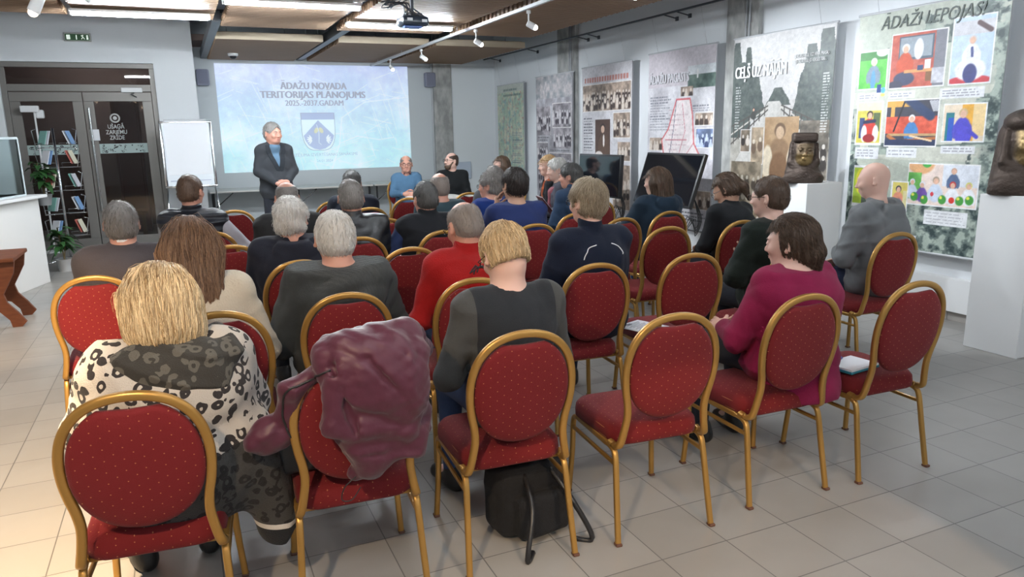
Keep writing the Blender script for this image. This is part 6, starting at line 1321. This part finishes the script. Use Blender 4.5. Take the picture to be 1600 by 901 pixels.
p.top('padded_vest', m, .022, 'collar', .004, 26, 47, sleeve=False).pants(M_NAVYT).shoes(M_SHOE)
# 19 balding dark jacket
p = P_('balding person in charcoal jacket below the standing person', 0.70, 5.62, 0, 1.268, 1.15, .03, yaw=0, pitch=2, skin='ruddy', res=mid, sh=.175, hs=0.99)
p.hair('bald', H_SALT, 700, r=.0010).top('charcoal_jacket', F('charcoal_cloth', (0.019, 0.019, 0.020)), .018, 'collar', .005, 26, 48).pants(M_TROU).shoes(M_SHOE)
# 20 teal shirt balding
p = P_('balding person in teal-grey shirt with dark collar, fifth row', 2.07, 6.2, 0, 1.249, 1.1, .02, yaw=2, pitch=0, skin='ruddy', res=mid, hs=1.02)
p.hair('bald', H_BUZZ, 700, r=.0010).top('teal_shirt', F('teal_grey_cotton', (0.034, 0.062, 0.077)), .014, 'sweater', .004, 26, 49).pants(M_TROU).shoes(M_SHOE)
# 21 front navy
p = P_('person with dark hair in navy jacket, farthest ahead below the coat of arms', 1.51, 7.18, -4, 1.252, 1.1, .02, yaw=-4, pitch=0, skin='tan', res=far, hs=1.02)
p.hair('short', H_DGREY, 500, r=.0013).top('navy_jacket', F('navy_cloth', (0.009, 0.012, 0.022)), .016, 'collar', .005, 26, 50).pants(M_TROU).shoes(M_SHOE)
# 22 denim jacket right
p = P_('person with dark grey hair in blue denim jacket beside the touch screen', 3.56, 6.45, 26, 1.265, 1.12, .06, yaw=22, pitch=-4, skin='ruddy', res=mid, sh=.17, hs=1.02)
p.hair('medium', H_DGREY, 700, r=.0013).top('denim_jacket', F('blue_chambray', (0.022, 0.046, 0.093)), .018, 'collar', .006, 26, 51).pants(M_JEANS).shoes(M_SHOE)
# 23 grey hair hidden
p = P_('grey-haired person mostly hidden behind the two men in blue', 2.95, 7.08, 0, 1.245, .95, .0, yaw=10, res=far, hs=0.99); p.hair('fluffy', H_SALT, 400).top('grey_top', F('grey_cloth', (0.062, 0.062, 0.068)), .014, 'sweater', .004).pants(M_TROU).shoes(M_SHOE)
# 24-26 women by the right wall, facing left
p = P_('white-haired person in floral scarf holding a dark red folder', 3.89, 7.35, 66, 1.285, 1.1, .06, yaw=10, pitch=-6, skin='pale', res=mid, armL=READ, armR=READ, hs=1.02)
p.hair('fluffy', H_WHITE, 600).top('grey_cardigan', F('grey_violet_knit', (0.062, 0.062, 0.081)), .016, 'sweater', .005).pants(M_TROU).shoes(M_SHOE).face(H_WHITE)
S = SDF(); Nk = np.array(p.J['neck'])
for q in (-1, 1): S.cap(Nk+[q*.06, .0, .0], Nk+[q*.05, .10, -.10], .035, .035, k=.03); S.cap(Nk+[q*.05, .1, -.1], Nk+[q*.04, .12, -.28], .035, .03, k=.03)
S.mod(folds(.004, 50, 3)); soft('floral_scarf', S, .009, mat('pink_grey_floral', (.28, .08, .10), .8, var=.8, vscale=30), p.o)
b = MB(); b.box((0, 0, 0), (.24, .31, .012), bev=.003); o = b.build('folder', mat('dark_red_card', (.10, .012, .02), .5)); o.matrix_world = Matrix.Translation((3.52, 6.95, .80)) @ Euler((.9, 0, math.radians(78))).to_matrix().to_4x4(); tag(o, 'dark red folder held by the white-haired person', 'folder')
b = MB(); b.box((0, -.0, .009), (.225, .30, .004)); b.build('pages', M_PAPER, o)
p = P_('person with blonde hair in orange top and black cardigan by the right wall', 4.04, 7.95, 72, 1.305, .95, .03, yaw=8, pitch=-2, skin='pale', res=mid)
p.hair('long', H_GOLD, 700, r=.0016); p.top('orange_top', F('burnt_orange_jersey', (0.260, 0.053, 0.012)), .010, 'crew', .004).pants(M_TROU).shoes(M_SHOE).face(H_GOLD)
S = SDF(); torso(S, p.J, .95, .022); S.ell((0, .13, .85), (.085, .16, .28), k=.02, op='s'); S.mod(folds(.004, 30, 5)); S.mod(lambda x, y, z, F_: np.maximum(F_, z-1.02)); soft('black_cardigan', S, mid, F('black_cardigan_knit', (0.007, 0.007, 0.010)), p.o)
p = P_('person with long dark hair and glasses far back at the right, facing left', 3.93, 9.15, 72, 1.27, .95, .02, yaw=8, skin='pale', res=far); p.hair('long', H_BROWN, 500, r=.0017).top('dark_top', F('dark_cloth', (0.019, 0.019, 0.022)), .014, 'sweater').pants(M_TROU).shoes(M_SHOE).glasses(M_GLF).face(H_BROWN)
# 27 bearded man
p = P_('bearded person in black polo-neck and glasses seated beside the small table', 3.66, 10.34, 150, 1.306, 1.1, .04, yaw=-44, pitch=6, skin='pale', res=mid, armL=LAP, hs=1.00)
p.hair('bald', hair_mat('dark_brown_cropped', (.03, .02, .015), (.10, .065, .045)), 500, r=.0011).top('black_polo_neck', F('black_rollneck_knit', (0.006, 0.007, 0.008)), .016, 'turtle', .004).pants(M_TROU).shoes(M_SHOE).glasses(M_GLF).face(H_BROWN, lip=False)
S = SDF(); S.ell((0, .05, -.088), (.052, .056, .044), k=.02); S.ell((0, .0, -.07), (.068, .05, .035), k=.02)
for q in (-1, 1): S.cap((q*.066, .02, -.02), (q*.05, .055, -.075), .014, .016, k=.02)
S.cap((-.02, .097, -.05), (.02, .097, -.05), .0075, k=.01); S.ell((0, .104, -.0622), (.017, .01, .006), k=.004, op='s'); S.mod(lambda x, y, z, F_: F_-.0015*np.sin(180*x+40*z)*np.sin(150*y+60*z))
V, Q = S.mesh(.005); V = V*p.hs; V = V@p.HM[:3, :3].T+p.HM[:3, 3]; np_mesh('beard', V, Q, H_BROWN, p.o, attr=np.full(len(V), .5))
# 28 light blue sweater
p = P_('person in light blue sweater with grey hair and glasses, seated facing the audience', 3.03, 10.55, 172, 1.275, .95, .03, sh=.15, yaw=-6, pitch=-2, skin='ruddy', res=mid, armL=dict(el=(.215, .02, .74), wr=(.09, .27, .75), hd=(-.6, .6, 0), hn=(0, .2, 1)), armR=dict(el=(.215, .02, .74), wr=(.09, .27, .75), hd=(-.6, .6, 0), hn=(0, .2, 1)), hs=1.04)
p.hair('bald', H_SALT, 600, r=.0013).top('light_blue_sweater', F('light_blue_wool', (0.081, 0.167, 0.273)), .014, 'crew', .005, 26, 60).pants(M_TROU).shoes(M_SHOE).glasses(M_GLF).face(H_SALT)
S = SDF(); Nk = np.array(p.J['neck']); S.cap(Nk+[0, 0, .0], Nk+[0, .0, .045], .064, .062, k=.01)
for q in (-1, 1): S.cap(Nk+[q*.02, .06, .03], Nk+[q*.045, .078, .005], .014, .010, k=.01)
S.ell(Nk+[0, .07, .03], (.02, .03, .05), op='s'); soft('maroon_collar', S, .008, F('maroon_shirting', (0.050, 0.009, 0.019)), p.o)
# ------------------------------------------------------------------ the standing speaker
J = dict(pel=(0, 0, .95), chest=(0, .01, 1.22), neck=(0, .0, 1.515), head=(0, .02, 1.632), shL=(-.162, 0, 1.415), shR=(.162, 0, 1.415), elL=(-.225, .03, 1.17), elR=(.225, .03, 1.17), wrL=(-.065, .235, 1.045), wrR=(.06, .20, .975),
 hdL=(.75, .25, -.45), hdR=(-.75, .3, -.4), hnL=(-.1, 1, .2), hnR=(.1, 1, .2), thL=(.1, -.2, 1), thR=(.1, -.2, 1), curlL=.9, curlR=.6, hipL=(-.095, 0, .9), hipR=(.095, 0, .9), knL=(-.12, .02, .49), knR=(.12, .02, .49), anL=(-.125, .0, .09), anR=(.125, .0, .09), toeL=(-.16, .15, .04), toeR=(.16, .15, .04))
J['wrR'] = (.085, .255, 1.03)
p = P_('person standing in dark grey suit jacket, hands clasped, beside the slide', 1.10, 9.75, 193, res=.009, g=1.04, yaw=20, pitch=-4, skin='ruddy', J=J, hs=1.09, hp=dict(w=1.06, jaw=1.15))
p.hair('short', H_GREY, 700, r=.0012).face(H_SALT)
S = SDF(); torso(S, J, 1.04, .018, k=.05, belly=.03); S.cap((0, .0, .86), (0, .01, 1.2), .125, .118, sc=(1.42, 1.05, 1), k=.04); S.cap(np.array(J['neck'])+[0, -.01, -.03], np.array(J['neck'])+[0, -.012, .015], .078, .07, k=.02)
S.mod(folds(.004, 22, 61)); S.mod(lambda x, y, z, F_: np.maximum(F_, np.maximum(.825-z, z-1.555))); S.mod(lambda x, y, z, F_: np.maximum(F_, -np.maximum(np.maximum((np.abs(x)-(z-1.19)*.24), .05-y), z-1.7)))
o = soft('suit_jacket', S, .009, F('charcoal_herringbone', (0.034, 0.037, 0.043), bs=300), p.o)
for q in (-1, 1):
    P = snap(S, [tuple(v) for v in spline([(q*.095, .04, 1.49), (q*.092, .12, 1.42), (q*.06, .16, 1.3), (q*.012, .17, 1.17)], 6)], .003); b = MB(); b.sweep([tuple(v) for v in P], [(-.026, -.003), (.026, -.003), (.026, .003), (-.026, .003)], ref=(0, 1, .2), scales=[.5]+[1]*(len(P)-2)+[.3]); b.build('lapel', F('lapel_cloth', (0.017, 0.020, 0.025)), o)
S2 = SDF(); torso(S2, J, 1.04, .0, sleeves=False, k=.04); S2.cap(np.array(J['neck'])+[0, .0, -.05], np.array(J['neck'])+[0, .0, .0], .088, .068, k=.02)
S2.mod(lambda x, y, z, F_: np.maximum(F_, z-1.55+.1*y))
soft('blue_shirt', S2, .009, F('pale_blue_shirting', (0.105, 0.180, 0.260)), p.o); p.pants(M_TROU); shoes(J, M_SHOE, p.o)
